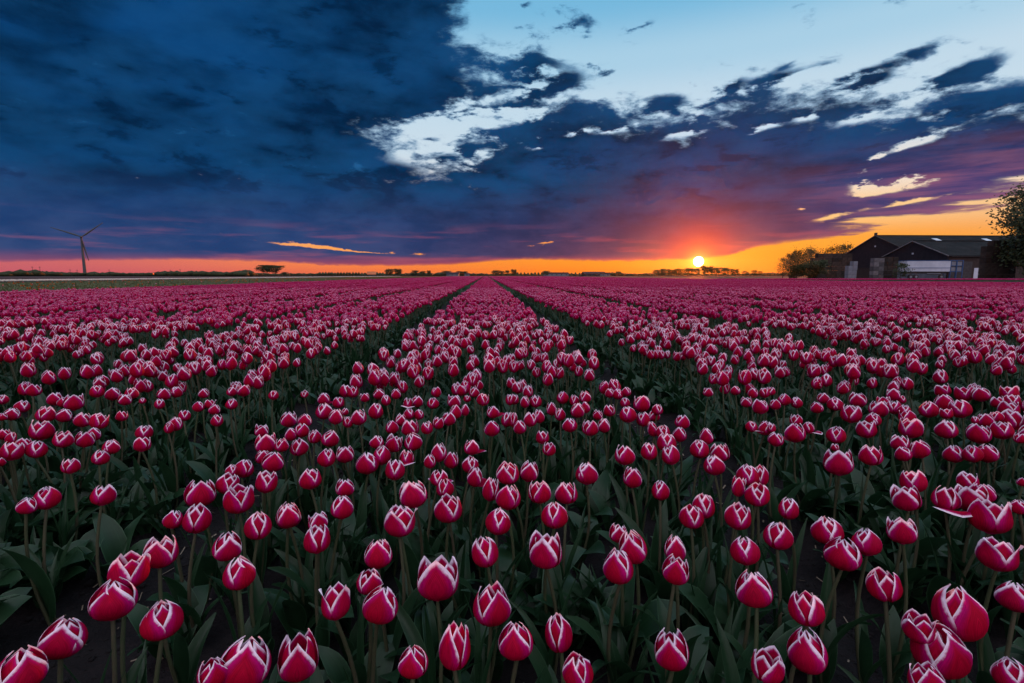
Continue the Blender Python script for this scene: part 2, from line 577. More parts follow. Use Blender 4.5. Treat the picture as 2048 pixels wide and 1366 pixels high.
def petal_geo(theta, layer, close, flare, wide, nu, nv, rnd, drop=0.0):
    """one petal of a cup-shaped flower whose foot is at the origin; returns V, F, UV"""
    V, U = [], []
    rr = 1.0 if layer == 0 else .84
    hh = HEAD_H * (1.0 if layer == 0 else .97) * (1 + rnd.uniform(-.05, .06))
    wmax = R(63 if layer == 0 else 60) * wide
    ph = rnd.uniform(0, 6.28)
    curl = rnd.uniform(-.05, .07)
    skew = rnd.uniform(-.10, .10)
    tipj = rnd.uniform(-.05, .05)
    for j in range(nv + 1):
        v = j / nv
        if v < .43:
            r = .12 + .88 * sin(pi / 2 * (v / .43) ** .66)
        else:
            q = (v - .43) / .57
            r = 1 - (1 - close - tipj) * q ** 2.05
        r += flare * max(0.0, (v - .62) / .38) ** 2
        z = hh * v
        if drop:                                   # a petal that has fallen outwards
            r += drop * v * 1.5
            z = hh * (v - drop * v * v * .95)
        pk = .36 if layer == 0 else .48
        if v < pk:
            W = .62 + .38 * sin(pi / 2 * v / pk)
        else:
            t = (v - pk) / (1 - pk)
            W = max(0.0, 1 - t ** 1.75) ** .80
        W = max(W, .015)
        for i in range(nu + 1):
            u = -1 + 2 * i / nu
            a = theta + u * W * wmax + skew * v * v
            bulge = 1 + (.09 if layer == 0 else .03) * u * u * v - .03 * (1 - abs(u)) * v * v
            x = HEAD_R * rr * r * bulge * (1 + curl * u * v)
            rip = .0011 * sin(ph + u * 5 + v * 7) * v * abs(u)
            zz = z - .0045 * (u * u) * v * (1 - v) * 2 + .0014 * sin(ph * 2 + u * 7) * v * abs(u)
            V.append(((x + rip) * cos(a), (x + rip) * sin(a), zz))
            U.append(((1 - abs(u)) * W, v))
    F = []
    for j in range(nv):
        for i in range(nu):
            k = j * (nu + 1) + i
            F.append((k, k + 1, k + nu + 2, k + nu + 1))
    return V, F, U


# closed .. open variants: tip radius, tip flare, petal width, fallen petal
SHAPES = [(.20, 0, 1.06, 0), (.26, .02, 1.02, 0), (.32, .0, 1.0, 0), (.36, .08, .96, 0), (.42, .03, .98, 0), (.48, .10, .95, 0),
          (.54, .08, 1.0, 0), (.62, .14, .97, 0), (.24, .03, 1.1, 0), (.40, .10, .90, 0), (.38, .05, .97, .95), (.72, .20, 1.0, 0)]


def flower_petals(k, nu, nv, seed):
    close, flare, wide, drop = SHAPES[k]
    rnd = random.Random(seed)
    out = []
    for layer in (0, 1):
        for q in range(3):
            th = q * 2 * pi / 3 + layer * pi / 3 + rnd.uniform(-.12, .12)
            d = drop if (drop and layer == 0 and q == 0) else 0.0
            cl = close + rnd.uniform(-.07, .07)
            fl = flare * rnd.uniform(.3, 1.7)
            out.append(petal_geo(th, layer, cl - .06 * layer, fl, wide, nu, nv, rnd, d))
    return out


def leaf_geo(length, width, a0, a1, fold, twist, nl, wav, ph, across=2):
    """lance-shaped leaf that starts upright at the origin and arches over along +x"""
    V, U, F = [], [], []
    x = z = 0.0
    step_ = length / nl
    for j in range(nl + 1):
        v = j / nl
        a = a0 + (a1 - a0) * v ** 1.6
        if j:
            x += sin(a) * step_
            z += cos(a) * step_
        w = width * (.35 + .65 * sin(pi / 2 * min(1, v / .38))) * (max(0.0, 1 - max(0, (v - .38) / .62) ** 2.0)) ** .9
        w = max(w, .0006)
        tw = twist * v
        nx, nz = cos(a), -sin(a)
        for i in range(across + 1):
            u = -1 + 2 * i / across
            up = fold * abs(u) * w + wav * sin(ph + v * 9 + (2 if u > 0 else 0)) * abs(u) * v * (1 - v * .6)
            yy = u * w * cos(tw)
            oo = u * w * sin(tw)
            V.append((x - nx * (up + oo), yy, z - nz * (up + oo)))
            U.append(((1 - abs(u)), v))
    n = across + 1
    for j in range(nl):
        for i in range(across):
            k = j * n + i
            F.append((k, k + 1, k + n + 1, k + n))
    return V, F, U


LEAVES = [(.235, .022, R(6), R(38), .35, .3, .003), (.20, .027, R(10), R(66), .25, -.4, .006), (.225, .013, R(4), R(24), .5, .7, .002),
          (.18, .034, R(14), R(92), .18, .5, .008), (.25, .016, R(8), R(52), .4, -.8, .004), (.16, .022, R(12), R(48), .3, .2, .004),
          (.24, .0085, R(5), R(30), .5, .6, .003), (.21, .0095, R(9), R(58), .4, -.9, .004), (.27, .0075, R(4), R(20), .5, .4, .002)]


def leaf_lod(k, nl, across=2):
    L, w, a0, a1, fo, tw, wv = LEAVES[k]
    return leaf_geo(L, w, a0, a1, fo, tw, nl, wv, k * 1.7, across)


def stem_geo(n, seg, bend=.02, r0=.0042, r1=.0034):
    """stem of unit height with a slight bow"""
    V, F, U = [], [], []
    for j in range(seg + 1):
        t = j / seg
        x = bend * sin(pi * t)
        r = r0 + (r1 - r0) * t
        for i in range(n):
            a = 2 * pi * i / n
            V.append((x + r * cos(a), r * sin(a), t))
            U.append((.5, t))
    for j in range(seg):
        for i in range(n):
            a, b = j * n + i, j * n + (i + 1) % n
            F.append((a, b, b + n, a + n))
    return V, F, U


# mesh data for the single tulips
PETALS = []
for k in range(len(SHAPES)):
    PETALS.append([mesh_from('petal', V, F, (M['petal'],), None, U) for V, F, U in flower_petals(k, 8, 10, 50 + k)])
LEAFMESH = []
for k in range(len(LEAVES)):
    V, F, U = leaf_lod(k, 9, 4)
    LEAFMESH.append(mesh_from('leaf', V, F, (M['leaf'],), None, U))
V, F, U = stem_geo(7, 7)
STEMMESH = mesh_from('stem', V, F, (M['stem'],), None, U)


def rot_to(vx, vy, vz):
    return Vector((vx, vy, vz)).to_track_quat('Z', 'Y')


def joined_tulip(g, k, nu, nv, seed, mtx, hgt, stem_n, leaf_n, leaf_seg, tint, nleaf=3, petal_slot=0, cup=1.0, leaf_scale=1.0):
    """a whole tulip added to the Geo g: slots petal, leaf, stem"""
    rnd = random.Random(seed)
    tilt = Euler((rnd.gauss(0, .10), rnd.gauss(0, .10), 0)).to_quaternion()
    lean = (rnd.gauss(0, .018), rnd.gauss(0, .018))
    q = rot_to(lean[0], lean[1], hgt)
    top = Vector((lean[0], lean[1], hgt))
    hm = mtx @ Matrix.Translation(top) @ (tilt.to_matrix().to_4x4()) @ Matrix.Rotation(rnd.uniform(0, 6.28), 4, 'Z') @ Matrix.Scale(cup, 4)
    for V, F, U in flower_petals(k, nu, nv, seed):
        g.add(V, F, U, petal_slot, tint, hm)
    if stem_n:
        V, F, U = stem_geo(stem_n, 3 if stem_n > 3 else 2)
        g.add(V, F, U, 2, tint, mtx @ q.to_matrix().to_4x4() @ Matrix.Diagonal((1, 1, top.length + .003, 1)))
    a0 = rnd.uniform(0, 6.28)
    for i in range(nleaf):
        V, F, U = leaf_lod(rnd.randrange(len(LEAVES)), leaf_seg, leaf_n)
        s = rnd.uniform(.75, 1.12) * leaf_scale
        g.add(V, F, U, 1, tint, mtx @ Matrix.Rotation(a0 + i * 2.3 + rnd.uniform(-.4, .4), 4, 'Z') @ Matrix.Scale(s, 4))


def scatter(name, sources, pts, knd='stuff'):
    """ONE object that shows one of the source meshes at each point: (x, y, z, rot, scale, index)"""
    me = bpy.data.meshes.new(name)
    me.from_pydata([p[:3] for p in pts], [], [])
    a = me.attributes.new('turn', 'FLOAT_VECTOR', 'POINT')
    a.data.foreach_set('vector', [c for p in pts for c in (p[3] if isinstance(p[3], tuple) else (0.0, 0.0, p[3]))])
    a = me.attributes.new('size', 'FLOAT_VECTOR', 'POINT')
    a.data.foreach_set('vector', [c for p in pts for c in (p[4] if isinstance(p[4], tuple) else (p[4],) * 3)])
    a = me.attributes.new('which', 'INT', 'POINT')
    a.data.foreach_set('value', [p[5] for p in pts])
    ob = link(name, me)
    kind(ob, knd)
    g = bpy.data.node_groups.new(name, 'GeometryNodeTree')
    g.interface.new_socket('Geometry', in_out='INPUT', socket_type='NodeSocketGeometry')
    g.interface.new_socket('Geometry', in_out='OUTPUT', socket_type='NodeSocketGeometry')
    gi, go = g.nodes.new('NodeGroupInput'), g.nodes.new('NodeGroupOutput')
    join = g.nodes.new('GeometryNodeJoinGeometry')
    for s_ in reversed(sources):
        src = bpy.data.objects.new(name + '_source', s_)
        oi = g.nodes.new('GeometryNodeObjectInfo')
        oi.inputs['Object'].default_value = src
        gt = g.nodes.new('GeometryNodeGeometryToInstance')
        g.links.new(oi.outputs['Geometry'], gt.inputs[0])
        g.links.new(gt.outputs[0], join.inputs[0])
    ip = g.nodes.new('GeometryNodeInstanceOnPoints')
    g.links.new(gi.outputs[0], ip.inputs['Points'])
    g.links.new(join.outputs[0], ip.inputs['Instance'])
    ip.inputs['Pick Instance'].default_value = True

    def attr(n_, t):
        n = g.nodes.new('GeometryNodeInputNamedAttribute')
        n.data_type = t
        n.inputs['Name'].default_value = n_
        return n.outputs['Attribute']
    er = g.nodes.new('FunctionNodeEulerToRotation')
    g.links.new(attr('turn', 'FLOAT_VECTOR'), er.inputs[0])
    g.links.new(er.outputs[0], ip.inputs['Rotation'])
    g.links.new(attr('size', 'FLOAT_VECTOR'), ip.inputs['Scale'])
    g.links.new(attr('which', 'INT'), ip.inputs['Instance Index'])
    g.links.new(ip.outputs[0], go.inputs[0])
    md = ob.modifiers.new('scatter', 'NODES')
    md.node_group = g
    return ob


# ================================================================== the ground
BED = 1.84                       # one bed and one wheel track
HALF = .70                      # half the planted width


def ground_z(x, y):
    """beds a little raised, tracks sunken; flat where it is too far off to tell"""
    d = abs((x + BED / 2) % BED - BED / 2)       # 0 in the middle of a bed, .92 in a track
    t = min(1.0, max(0.0, (d - .70) / .18))
    z = -.055 * t * t * (3 - 2 * t)
    if y < 4.5 and abs(x) < 5:
        z += (mnoise.fractal(Vector((x * 9, y * 9, 0)), 1.0, 2.0, 4) * .007 + mnoise.noise(Vector((x * 34, y * 34, 3))) * .0035)
    return z


def axis(stops):
    out = []
    for a, b, s in stops:
        n = max(1, round((b - a) / s))
        out += [a + (b - a) * i / n for i in range(n)]
    return out + [stops[-1][1]]


gx = axis([(-3000, -1500, 750), (-1500, -60, 480), (-60, -5.06, 5.4), (-5.06, -2.2, .115), (-2.2, 2.2, .04), (2.2, 5.06, .115), (5.06, 60, 5.4), (60, 1500, 480), (1500, 3000, 750)])
gy = axis([(-400, -40, 120), (-40, -2, 5), (-2, .2, .4), (.2, 3.0, .04), (3.0, 7, .16), (7, 60, 4), (60, 1500, 200), (1500, 3000, 750)])
V = [(x, y, ground_z(x, y) if (abs(x) < 5.1 and -2.1 < y < 7.1) else -.02) for y in gy for x in gx]
F = []
nx_ = len(gx)
for j in range(len(gy) - 1):
    for i in range(nx_ - 1):
        k = j * nx_ + i
        F.append((k, k + 1, k + nx_ + 1, k + nx_))
kind(link('ground', mesh_from('ground', V, F, (M['soil'],))), 'structure')

# ================================================================== the single tulips, where the photograph has them
# x, y, width, height of each flower in the photograph's pixels
HEADS = '''40,1345,85,90 128,1278,78,80 324,1243,76,85 228,1202,80,88 258,1145,70,65 322,1107,62,66 425,1347,56,70 490,1328,100,100 597,1315,78,105 827,1325,60,85
910,1295,64,98 983,1212,76,92 1032,1283,70,82 1117,1268,56,82 1156,1345,62,80 1343,1302,68,85 1535,1335,62,75 1615,1305,72,95 1508,1181,70,82 1612,1219,66,78
1768,1172,62,74 1917,1230,88,122 1880,1302,98,122 1838,1258,55,66 2030,1195,60,70 1995,1112,65,50 1980,1036,70,54 876,1161,84,82 671,1207,56,76 762,1212,72,84
738,1165,50,55 757,1110,56,66 478,1149,60,75 454,1095,54,66 516,1053,52,66 394,1040,52,66 577,1033,48,60 634,1080,52,66 636,1046,38,30 800,1046,60,70 970,1106,54,70
1092,1105,66,80 1237,1136,60,78 1350,1100,42,60 1352,1143,52,64 1266,1097,56,76 1237,1068,38,42 1490,1104,56,62 1383,1035,48,56 1407,1014,44,58 1556,1073,56,64
1476,1035,50,62 1577,1019,38,50 1655,1063,58,62 1686,1110,66,76 1732,1086,54,62 1803,1064,52,40 347,1040,20,24
68,781,26,26 90,780,26,30 194,784,25,26 226,789,27,28 250,800,24,24 263,787,24,25 285,802,13,15 300,781,22,22 319,809,19,24 328,789,25,26 352,785,23,25 375,777,22,24
408,787,20,24 430,776,20,22 463,784,19,20 487,782,25,26 397,814,22,23 420,809,18,20 429,820,22,25 463,809,23,26 434,842,23,28 110,799,27,24 128,805,22,25 148,806,34,29
44,814,26,26 24,829,27,27 5,834,16,28 5,800,20,22 91,830,33,29 128,832,28,28 166,841,30,32 198,844,32,30 244,833,21,24 369,832,22,26 351,849,27,33 338,856,18,28
288,866,30,31 285,890,30,26 83,862,41,37 8,870,22,36 22,877,18,28 126,880,34,30 187,870,25,32 170,880,33,33 222,895,30,33 46,891,28,30 73,900,36,37 24,904,38,34
201,916,31,34 141,933,32,35 0,925,18,30 206,992,42,44 93,998,46,48 55,1012,35,38 401,989,56,51 488,938,38,42 463,942,22,30 455,969,42,48 478,1001,57,54
547,791,20,22 609,789,15,14 649,799,26,26 648,824,33,36 677,806,23,25 678,776,24,27 692,783,26,28 706,785,22,27 728,775,27,29 730,796,18,14 758,789,23,26 773,778,20,22
792,789,20,25 772,801,17,24 809,781,23,25 830,776,22,24 872,785,20,24 887,774,18,26 923,782,22,25 948,785,21,26 934,798,15,15 981,779,20,26 966,800,26,30 1020,800,17,25
816,807,18,24 834,804,24,27 866,807,24,27 908,804,27,22 930,821,17,28 911,825,24,33 897,839,28,32 876,847,23,29 854,857,24,30 986,825,26,30 984,858,32,38 1014,840,24,36
752,823,29,38 718,836,31,37 696,845,21,27 672,835,28,36 690,824,14,18 578,840,32,29 610,842,28,28 603,862,29,31 629,874,26,33 660,878,35,40 582,870,18,24 598,896,35,38
563,891,27,33 532,889,41,33 523,863,26,22 546,925,42,44 526,915,28,34 653,917,35,43 690,910,35,38 533,966,41,51 621,959,43,47 690,977,36,38 684,1016,45,56 577,1032,46,56
735,928,45,49 754,885,28,28 763,912,36,46 788,889,33,40 784,855,26,33 801,841,20,26 818,828,21,28 838,830,18,22 821,857,35,38 826,885,36,42 814,916,29,36 790,941,39,49
827,991,55,53 801,1042,58,62 878,907,32,43 860,924,24,33 903,921,30,40 943,896,31,35 941,931,34,40 951,955,33,48 878,957,35,38 890,977,36,45 897,1020,56,60 982,980,34,55
1016,948,46,46 1017,997,50,58 996,1045,52,62
1067,774,22,26 1029,800,18,24 1050,805,18,26 1071,804,25,29 1026,840,18,36 1040,855,26,34 1061,840,27,35 1078,834,22,32 1103,780,25,26 1125,796,25,30 1135,777,20,26
1220,787,20,22 1236,789,22,26 1253,784,19,23 1170,795,24,28 1149,802,20,26 1103,819,21,31 1120,830,22,30 1155,822,28,35 1171,816,18,26 1140,851,30,35 1180,857,33,36
1208,852,25,35 1196,831,20,18 1219,822,24,29 1250,806,20,24 1256,830,34,39 1283,809,33,28 1286,840,27,34 1308,832,24,26 1315,820,22,26 1306,859,21,36 1326,865,28,28
1364,845,29,30 1359,870,28,36 1085,876,27,28 1098,899,27,33 1333,887,38,33 1341,912,35,45 1298,904,33,41 1249,912,40,45 1265,957,37,48 1321,982,35,47 1173,949,45,45
1058,945,38,48 1079,986,46,50 1133,987,46,51 1109,1032,54,56 1413,874,27,39 1399,899,37,45 1440,906,38,40 1428,932,41,44 1495,952,43,50 1477,975,26,46 1522,953,28,48
1514,991,47,54 1408,1013,42,54 1395,779,21,21 1416,785,20,21 1471,782,19,21 1506,787,20,25 1529,786,20,25 1493,805,22,21 1521,815,30,28 1503,854,23,26 1530,857,30,20
1541,783,18,20 1561,775,24,22 1550,810,21,25 1568,800,25,28 1593,806,22,27 1634,816,24,27 1646,797,23,26 1670,809,29,29 1716,801,31,29 1702,829,38,35 1722,776,26,26
1808,779,22,22 1838,778,28,30 1853,774,22,26 1786,791,24,24 1803,800,16,20 1756,819,34,30 1767,805,24,20 1788,816,28,28 1808,822,24,28 1747,840,28,28 1814,835,30,28
1733,860,36,32 1821,858,41,33 1857,820,34,38 1886,782,27,23 1928,789,32,27 1962,790,30,26 1988,775,22,22 2040,777,22,28 1996,805,24,26 2023,804,29,27 2018,787,30,15
1888,807,34,31 1920,819,38,33 1893,828,22,14 1893,860,38,38 1958,869,40,38 1971,841,29,31 1950,841,12,16 1993,834,22,24 2018,820,34,22 2025,842,44,40 2004,862,37,35
2040,877,22,38 1908,909,36,38 1945,909,35,40 1974,908,38,40 1592,841,24,22 1590,867,40,35 1618,856,24,27 1543,857,16,22 1552,880,29,25 1672,871,36,38 1670,895,12,15
1677,927,56,39 1742,912,42,41 1800,887,33,30 1807,909,30,34 1838,900,37,39 1826,965,46,41 1813,999,50,45 1892,999,49,49 1936,964,36,35 1966,988,40,40 1945,1000,56,45
1852,1362,62,50 2024,1352,64,54 2038,1015,30,42 2045,965,16,25'''
HEADS = [tuple(int(c) for c in h.split(',')) for h in HEADS.split()]
HEADS.sort(key=lambda h: -h[1])
LIMIT_Y = 775


def at_height(px, py, z):
    """the point at height z that is seen at a pixel of the 2048 x 1366 photograph"""
    d = Vector(((px - 1024) / 1024, (683 - py) / 1024, -1.0))
    d = cam.rotation_euler.to_matrix() @ d
    t = (z - CAM_H) / d.z
    return Vector((d.x * t, d.y * t, z)), t


def pixel(x, y, z):
    d = cam.rotation_euler.to_matrix().transposed() @ Vector((x, y, z - CAM_H))
    if d.z > -.05:
        return None
    return 1024 - 1024 * d.x / d.z, 683 + 1024 * d.y / d.z


ORD = ['first', 'second', 'third', 'fourth', 'fifth', 'sixth', 'seventh', 'eighth', 'ninth', 'tenth', 'eleventh', 'twelfth', 'thirteenth',
       'fourteenth', 'fifteenth', 'sixteenth', 'seventeenth', 'eighteenth', 'nineteenth', 'twentieth']
GROUP = 'red tulips with white petal edges near the camera'
rnd = random.Random(5)
plants = []
for n, (px, py, w, h) in enumerate(HEADS):
    hz = .305 + rnd.uniform(-.018, .018)
    c, depth = at_height(px, py, hz)
    r = w * depth / 1024 / (2 * HEAD_R * 1.02)
    sw = min(1.38, max(.42, r)) if h > 26 or w < 17 else min(1.25, max(.7, r))
    if py > 1320 and px < 300:
        sw = min(sw, 1.12)
    asp = h / max(w, 1)
    if px < 12 or px > 2036 or py > 1320:
        asp = 1.15
    dep = atan2(CAM_H - hz, sqrt(c.x ** 2 + c.y ** 2))
    sh = max(.78, min(1.42, (asp * .91 - .42 * sin(dep)) / (cos(dep) * HEAD_H / (2 * HEAD_R)))) * sw
    if asp < .86:
        k = rnd.choice((11, 7, 7))
    elif asp < .98:
        k = rnd.choice((6, 7, 5, 4))
    elif asp > 1.32:
        k = rnd.choice((0, 1, 2, 3, 9))
    else:
        k = rnd.choice((0, 1, 2, 3, 4, 5, 8, 9))
    if (px, py) in ((876, 1161), (1092, 1105)):
        k = 7
    elif px > 300 and py < 1000 and rnd.random() < .03:
        k = 10
    elif px > 300 and rnd.random() < .07:
        k = rnd.choice((7, 11, 5))
    if (px, py) in ((1892, 999), (1530, 857), (1590, 867)):
        k = 10
    plants.append(dict(px=px, py=py, c=c, sw=sw, sh=sh, k=k))

BEDNAME = {0: 'central bed', -1: 'bed left of centre', 1: 'bed right of centre', -2: 'outer left bed', 2: 'outer right bed'}
LOOK = {0: 'tightly closed', 1: 'closed', 2: 'egg-shaped', 3: 'half-open', 4: 'half-open', 5: 'open', 6: 'wide', 7: 'wide-open', 8: 'tightly closed', 9: 'slender half-open',
        10: 'drooping-petalled', 11: 'squat wide-open'}
SPECIAL = {
    (1880, 1302): 'largest red tulip, front one of the trio by the bottom right corner',
    (1917, 1230): 'big tulip behind and above the largest one of the corner trio',
    (1838, 1258): 'half-hidden tulip on the left of the corner trio',
    (490, 1328): 'big tulip standing before a smaller twin near the bottom edge, left of centre',
    (425, 1347): 'small tulip half hidden beside the big one at the bottom edge, left of centre',
    (597, 1315): 'tall tulip just right of the big and small pair at the bottom edge',
    (40, 1345): 'tulip cut by the frame in the bottom left corner',
    (128, 1278): 'plump rounded tulip over bare soil near the bottom left corner',
    (324, 1243): 'tulip on the right side of the bare soil patch near the bottom left corner',
    (228, 1202): 'large rosy tulip standing in front of another beside the left soil track',
    (258, 1145): 'tulip hidden partly behind the large rosy tulip at the left track',
    (322, 1107): 'round tulip on a slanting stem above the bare left track',
    (983, 1212): 'largest tulip in the middle of the central bed, touching one below right',
    (1032, 1283): 'tulip touching the large central one from below right',
    (910, 1295): 'tall tulip left of the touching pair in the bottom centre',
    (1117, 1268): 'slim upright tulip right of the touching pair in the bottom centre',
    (876, 1161): 'broad wide-open tulip up and left of the large central one',
    (1092, 1105): 'flaring wide-open tulip standing alone above the slim upright one',
    (1768, 1172): 'tulip on a long bare stem over the right soil track',
    (1615, 1305): 'lower one of two tulips in line at the left rim of the right soil track',
    (1612, 1219): 'upper one of two tulips in line at the left rim of the right soil track',
    (1508, 1181): 'pointed tulip left of the right soil track, level with the long-stemmed one',
    (1343, 1302): 'lone tulip near the bottom edge between the centre and right track',
    (347, 1040): 'tiny low tulip bud among broad leaves at the left',
    (1892, 999): 'tulip with one petal fallen out sideways, right bed',
    (1980, 1036): 'very wide squat tulip in front of the three-flower cluster at right',
    (1677, 927): 'wide squat tulip standing clear at the edge of the right bed',
    (1803, 1064): 'small cup-shaped open tulip low beyond the right track',
    (141, 933): 'lone tulip on a bare stem in the left bed, behind the one among broad leaves',
    (206, 992): 'lone tulip standing among broad leaves in the bed left of centre',
    (478, 1149): 'front one of two tulips standing in line just right of the left soil track',
    (454, 1095): 'rear one of two tulips standing in line just right of the left soil track',
}
# rows: the tulips of one bed taken fourteen at a time from the camera outwards, each row read from its left end
rows = {}
for p in plants:
    bed = round(p['c'].x / BED)
    p['bed'] = max(-2, min(2, bed))
    rows.setdefault(p['bed'], []).append(p)
for bed, lst in rows.items():
    lst.sort(key=lambda p: -p['py'])
    for r0 in range(0, len(lst), 14):
        for i, p in enumerate(sorted(lst[r0:r0 + 14], key=lambda p: p['px'])):
            p['label'] = '%s red tulip, %s from left in %s row of the %s' % (LOOK[p['k']], ORD[i], ORD[r0 // 14], BEDNAME[bed])

leaf_rnd = random.Random(21)
n_single = 0
for p in plants:
    if p['py'] < LIMIT_Y or n_single >= 318:
        continue
    n_single += 1
    c, k = p['c'], p['k']
    up = Euler((rnd.gauss(-.20, .09), rnd.gauss(.02, .09), 0)).to_quaternion()   # heads lean a little to the sunset
    foot = c - up @ Vector((0, 0, HEAD_H * p['sh'] * .47))
    lx, ly = rnd.gauss(0, .020), rnd.gauss(0, .020)
    bx, by = foot.x - lx, foot.y - ly
    gz = ground_z(bx, by) - .004
    root = thing('tulip', SPECIAL.get((p['px'], p['py']), p['label']), 'tulip', (bx, by, gz), 0.0, GROUP)
    top = Vector((foot.x - bx, foot.y - by, foot.z - gz))
    ln = top.length
    q = rot_to(*top)
    s = link('stem', STEMMESH, root, (0, 0, 0), None, (1.0, 1.0, ln + .004))
    s.rotation_mode = 'QUATERNION'
    s.rotation_quaternion = q @ Euler((0, 0, rnd.uniform(0, 6.28))).to_quaternion()
    turn = up @ Euler((0, 0, rnd.uniform(0, 6.28))).to_quaternion()
    for me in PETALS[k]:
        pt = link('petal', me, root, top, None, (p['sw'], p['sw'], p['sh']))
        pt.rotation_mode = 'QUATERNION'
        pt.rotation_quaternion = turn
    a0 = leaf_rnd.uniform(0, 6.28)
    for i in range(3):
        sc = leaf_rnd.uniform(.78, 1.1)
        link('leaf', LEAFMESH[leaf_rnd.randrange(len(LEAFMESH))], root, (0, 0, .0 + i * .012), (0, 0, a0 + i * 2.2 + leaf_rnd.uniform(-.4, .4)), (sc, sc * leaf_rnd.uniform(.85, 1.15), sc))

# ================================================================== the rest of the field, one mass
SRC = []
for k in range(12):
    g = Geo()
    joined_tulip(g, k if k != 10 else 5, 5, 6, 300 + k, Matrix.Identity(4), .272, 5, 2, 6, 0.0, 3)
    SRC.append(g.mesh('field_tulip', (M['petal'], M['leaf'], M['stem'])))


def patch(seed, length, density, nu, nv, stem_n, leaf_n, leaf_seg, nleaf, half=HALF):
    g = Geo()
    r_ = random.Random(seed)
    n = int(length * half * 2 * density)
    for i in range(n):
        # planted in ragged rows across the bed
        x = r_.uniform(-1, 1)
        x = half * x
        y = r_.uniform(0, length)
        hgt = .272 + r_.gauss(0, .018)
        k = r_.choice((0, 1, 2, 2, 3, 4, 4, 5, 5, 6, 7, 8, 9))
        joined_tulip(g, k, nu, nv, seed * 1000 + i, Matrix.Translation((x, y, 0)) @ Matrix.Rotation(r_.uniform(0, 6.28), 4, 'Z'), hgt, stem_n, leaf_n, leaf_seg, r_.random(), nleaf,
                     cup=r_.uniform(.9, 1.14))
    return g.mesh('bed_patch', (M['petal_mid'] if stem_n else M['petal_far'], M['leaf'], M['stem']))


MID = [patch(70 + i, 2.0, 63, 3, 4, 3, 2, 3, 2) for i in range(5)]
FAR = [patch(90 + i, 4.0, 62, 2, 3, 0, 1, 2, 2) for i in range(4)]
sources = SRC + MID + FAR
pts = []
r2 = random.Random(3)


def planted(x, y):
    """inside the field: its left border runs with the rows, its right one slants in to the farm track"""
    if x < -16.0 or y > 262:
        return False
    right = 33.0 if y > 58 else (41.0 + (37 - y) * .48 if y < 58 else 33)
    return x < min(right, 60)


# single plants out to six metres, except where the 300 above stand
cells = {}
for bed in range(-5, 6):
    n = int(7.0 * 2 * HALF * 70)
    for i in range(n):
        y = r2.uniform(-1.0, 6.0)
        x = bed * BED + r2.uniform(-HALF, HALF)
        pq = pixel(x, y, .305)
        if pq and -15 < pq[0] < 2063 and LIMIT_Y - 2 < pq[1] < 1500:
            continue
        key = (int(x / .075), int(y / .075))
        if key in cells and r2.random() < .75:
            continue
        cells[key] = 1
        s = r2.uniform(.88, 1.16)
        pts.append((x, y, ground_z(x, y) - .004 if abs(x) < 5 else -.01, (r2.gauss(0, .05), r2.gauss(0, .05), r2.uniform(0, 6.28)), s, r2.choice((0, 1, 2, 3, 4, 5, 5, 6, 7, 8, 9))))
for bed in range(-9, 33):
    x = bed * BED
    y = 6.0
    while y < 262:
        near = y < 22
        L = 2.0 if near else 4.0
        if planted(x - .8, y) and planted(x + .8, y + L) and abs(x) < y * 1.12 + 9:
            fl = r2.random() < .5
            w = r2.uniform(.985, 1.03)
            idx = 12 + r2.randrange(5) if near else 17 + r2.randrange(4)
            pts.append((x + r2.uniform(-.02, .02), y + (L if fl else 0), -.01, pi if fl else 0.0, (w, 1.0, r2.uniform(.95, 1.05)), idx))
        y += L
field = scatter('tulip_field', sources, pts)
field['label'] = 'red and white tulips in long beds reaching to the horizon'

# flowerless plants and low leaves that fill the beds close by
LSRC = []
for k in range(9):
    g = Geo()
    rr_ = random.Random(700 + k)
    a0 = rr_.uniform(0, 6.28)
    for i in range(6):
        V, F, U = leaf_lod(rr_.randrange(len(LEAVES)) if k < 6 else rr_.choice((0, 1, 3, 3)), 7, 2)
        s = rr_.uniform(.6, 1.08) if k < 6 else rr_.uniform(.8, 1.2)
        g.add(V, F, U, 0, 0.0, Matrix.Translation((rr_.uniform(-.02, .02), rr_.uniform(-.02, .02), 0)) @ Matrix.Rotation(a0 + i * 1.7 + rr_.uniform(-.4, .4), 4, 'Z') @ Matrix.Diagonal((s, s * 1.15, s, 1)))
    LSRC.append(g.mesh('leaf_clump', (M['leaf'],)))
lp = []
for bed in range(-4, 5):
    for i in range(int(8.0 * 1.7 * 78)):
        y = r2.uniform(-.6, 7.5)
        x = bed * BED + r2.uniform(-.82, .82)
        edge = abs(abs(x - bed * BED) - .82)
        if y < 3.2 and abs(x - bed * BED) > .73 and r2.random() < .8:
            continue
        if x * x + y * y < .16:
            continue
        lp.append((x, y, ground_z(x, y) if abs(x) < 5 else -.02, (r2.gauss(0, .08), r2.gauss(0, .08), r2.uniform(0, 6.28)), r2.uniform(.62, 1.05), r2.choice((0, 1, 2, 3, 4, 5, 0, 2, 4, 6, 7, 8))))
for i in range(150):
    sd_ = r2.choice((-1, -1, 1))
    x, y = sd_ * r2.uniform(1.14, 1.9), r2.uniform(.55, 1.9)
    lp.append((x, y, ground_z(x, y), (r2.gauss(0, .08), r2.gauss(0, .08), r2.uniform(0, 6.28)), r2.uniform(.8, 1.1), 6 + r2.randrange(3)))
fo = scatter('tulip_foliage', LSRC, lp)
fo['label'] = 'dark green tulip leaves filling the beds between the stems'

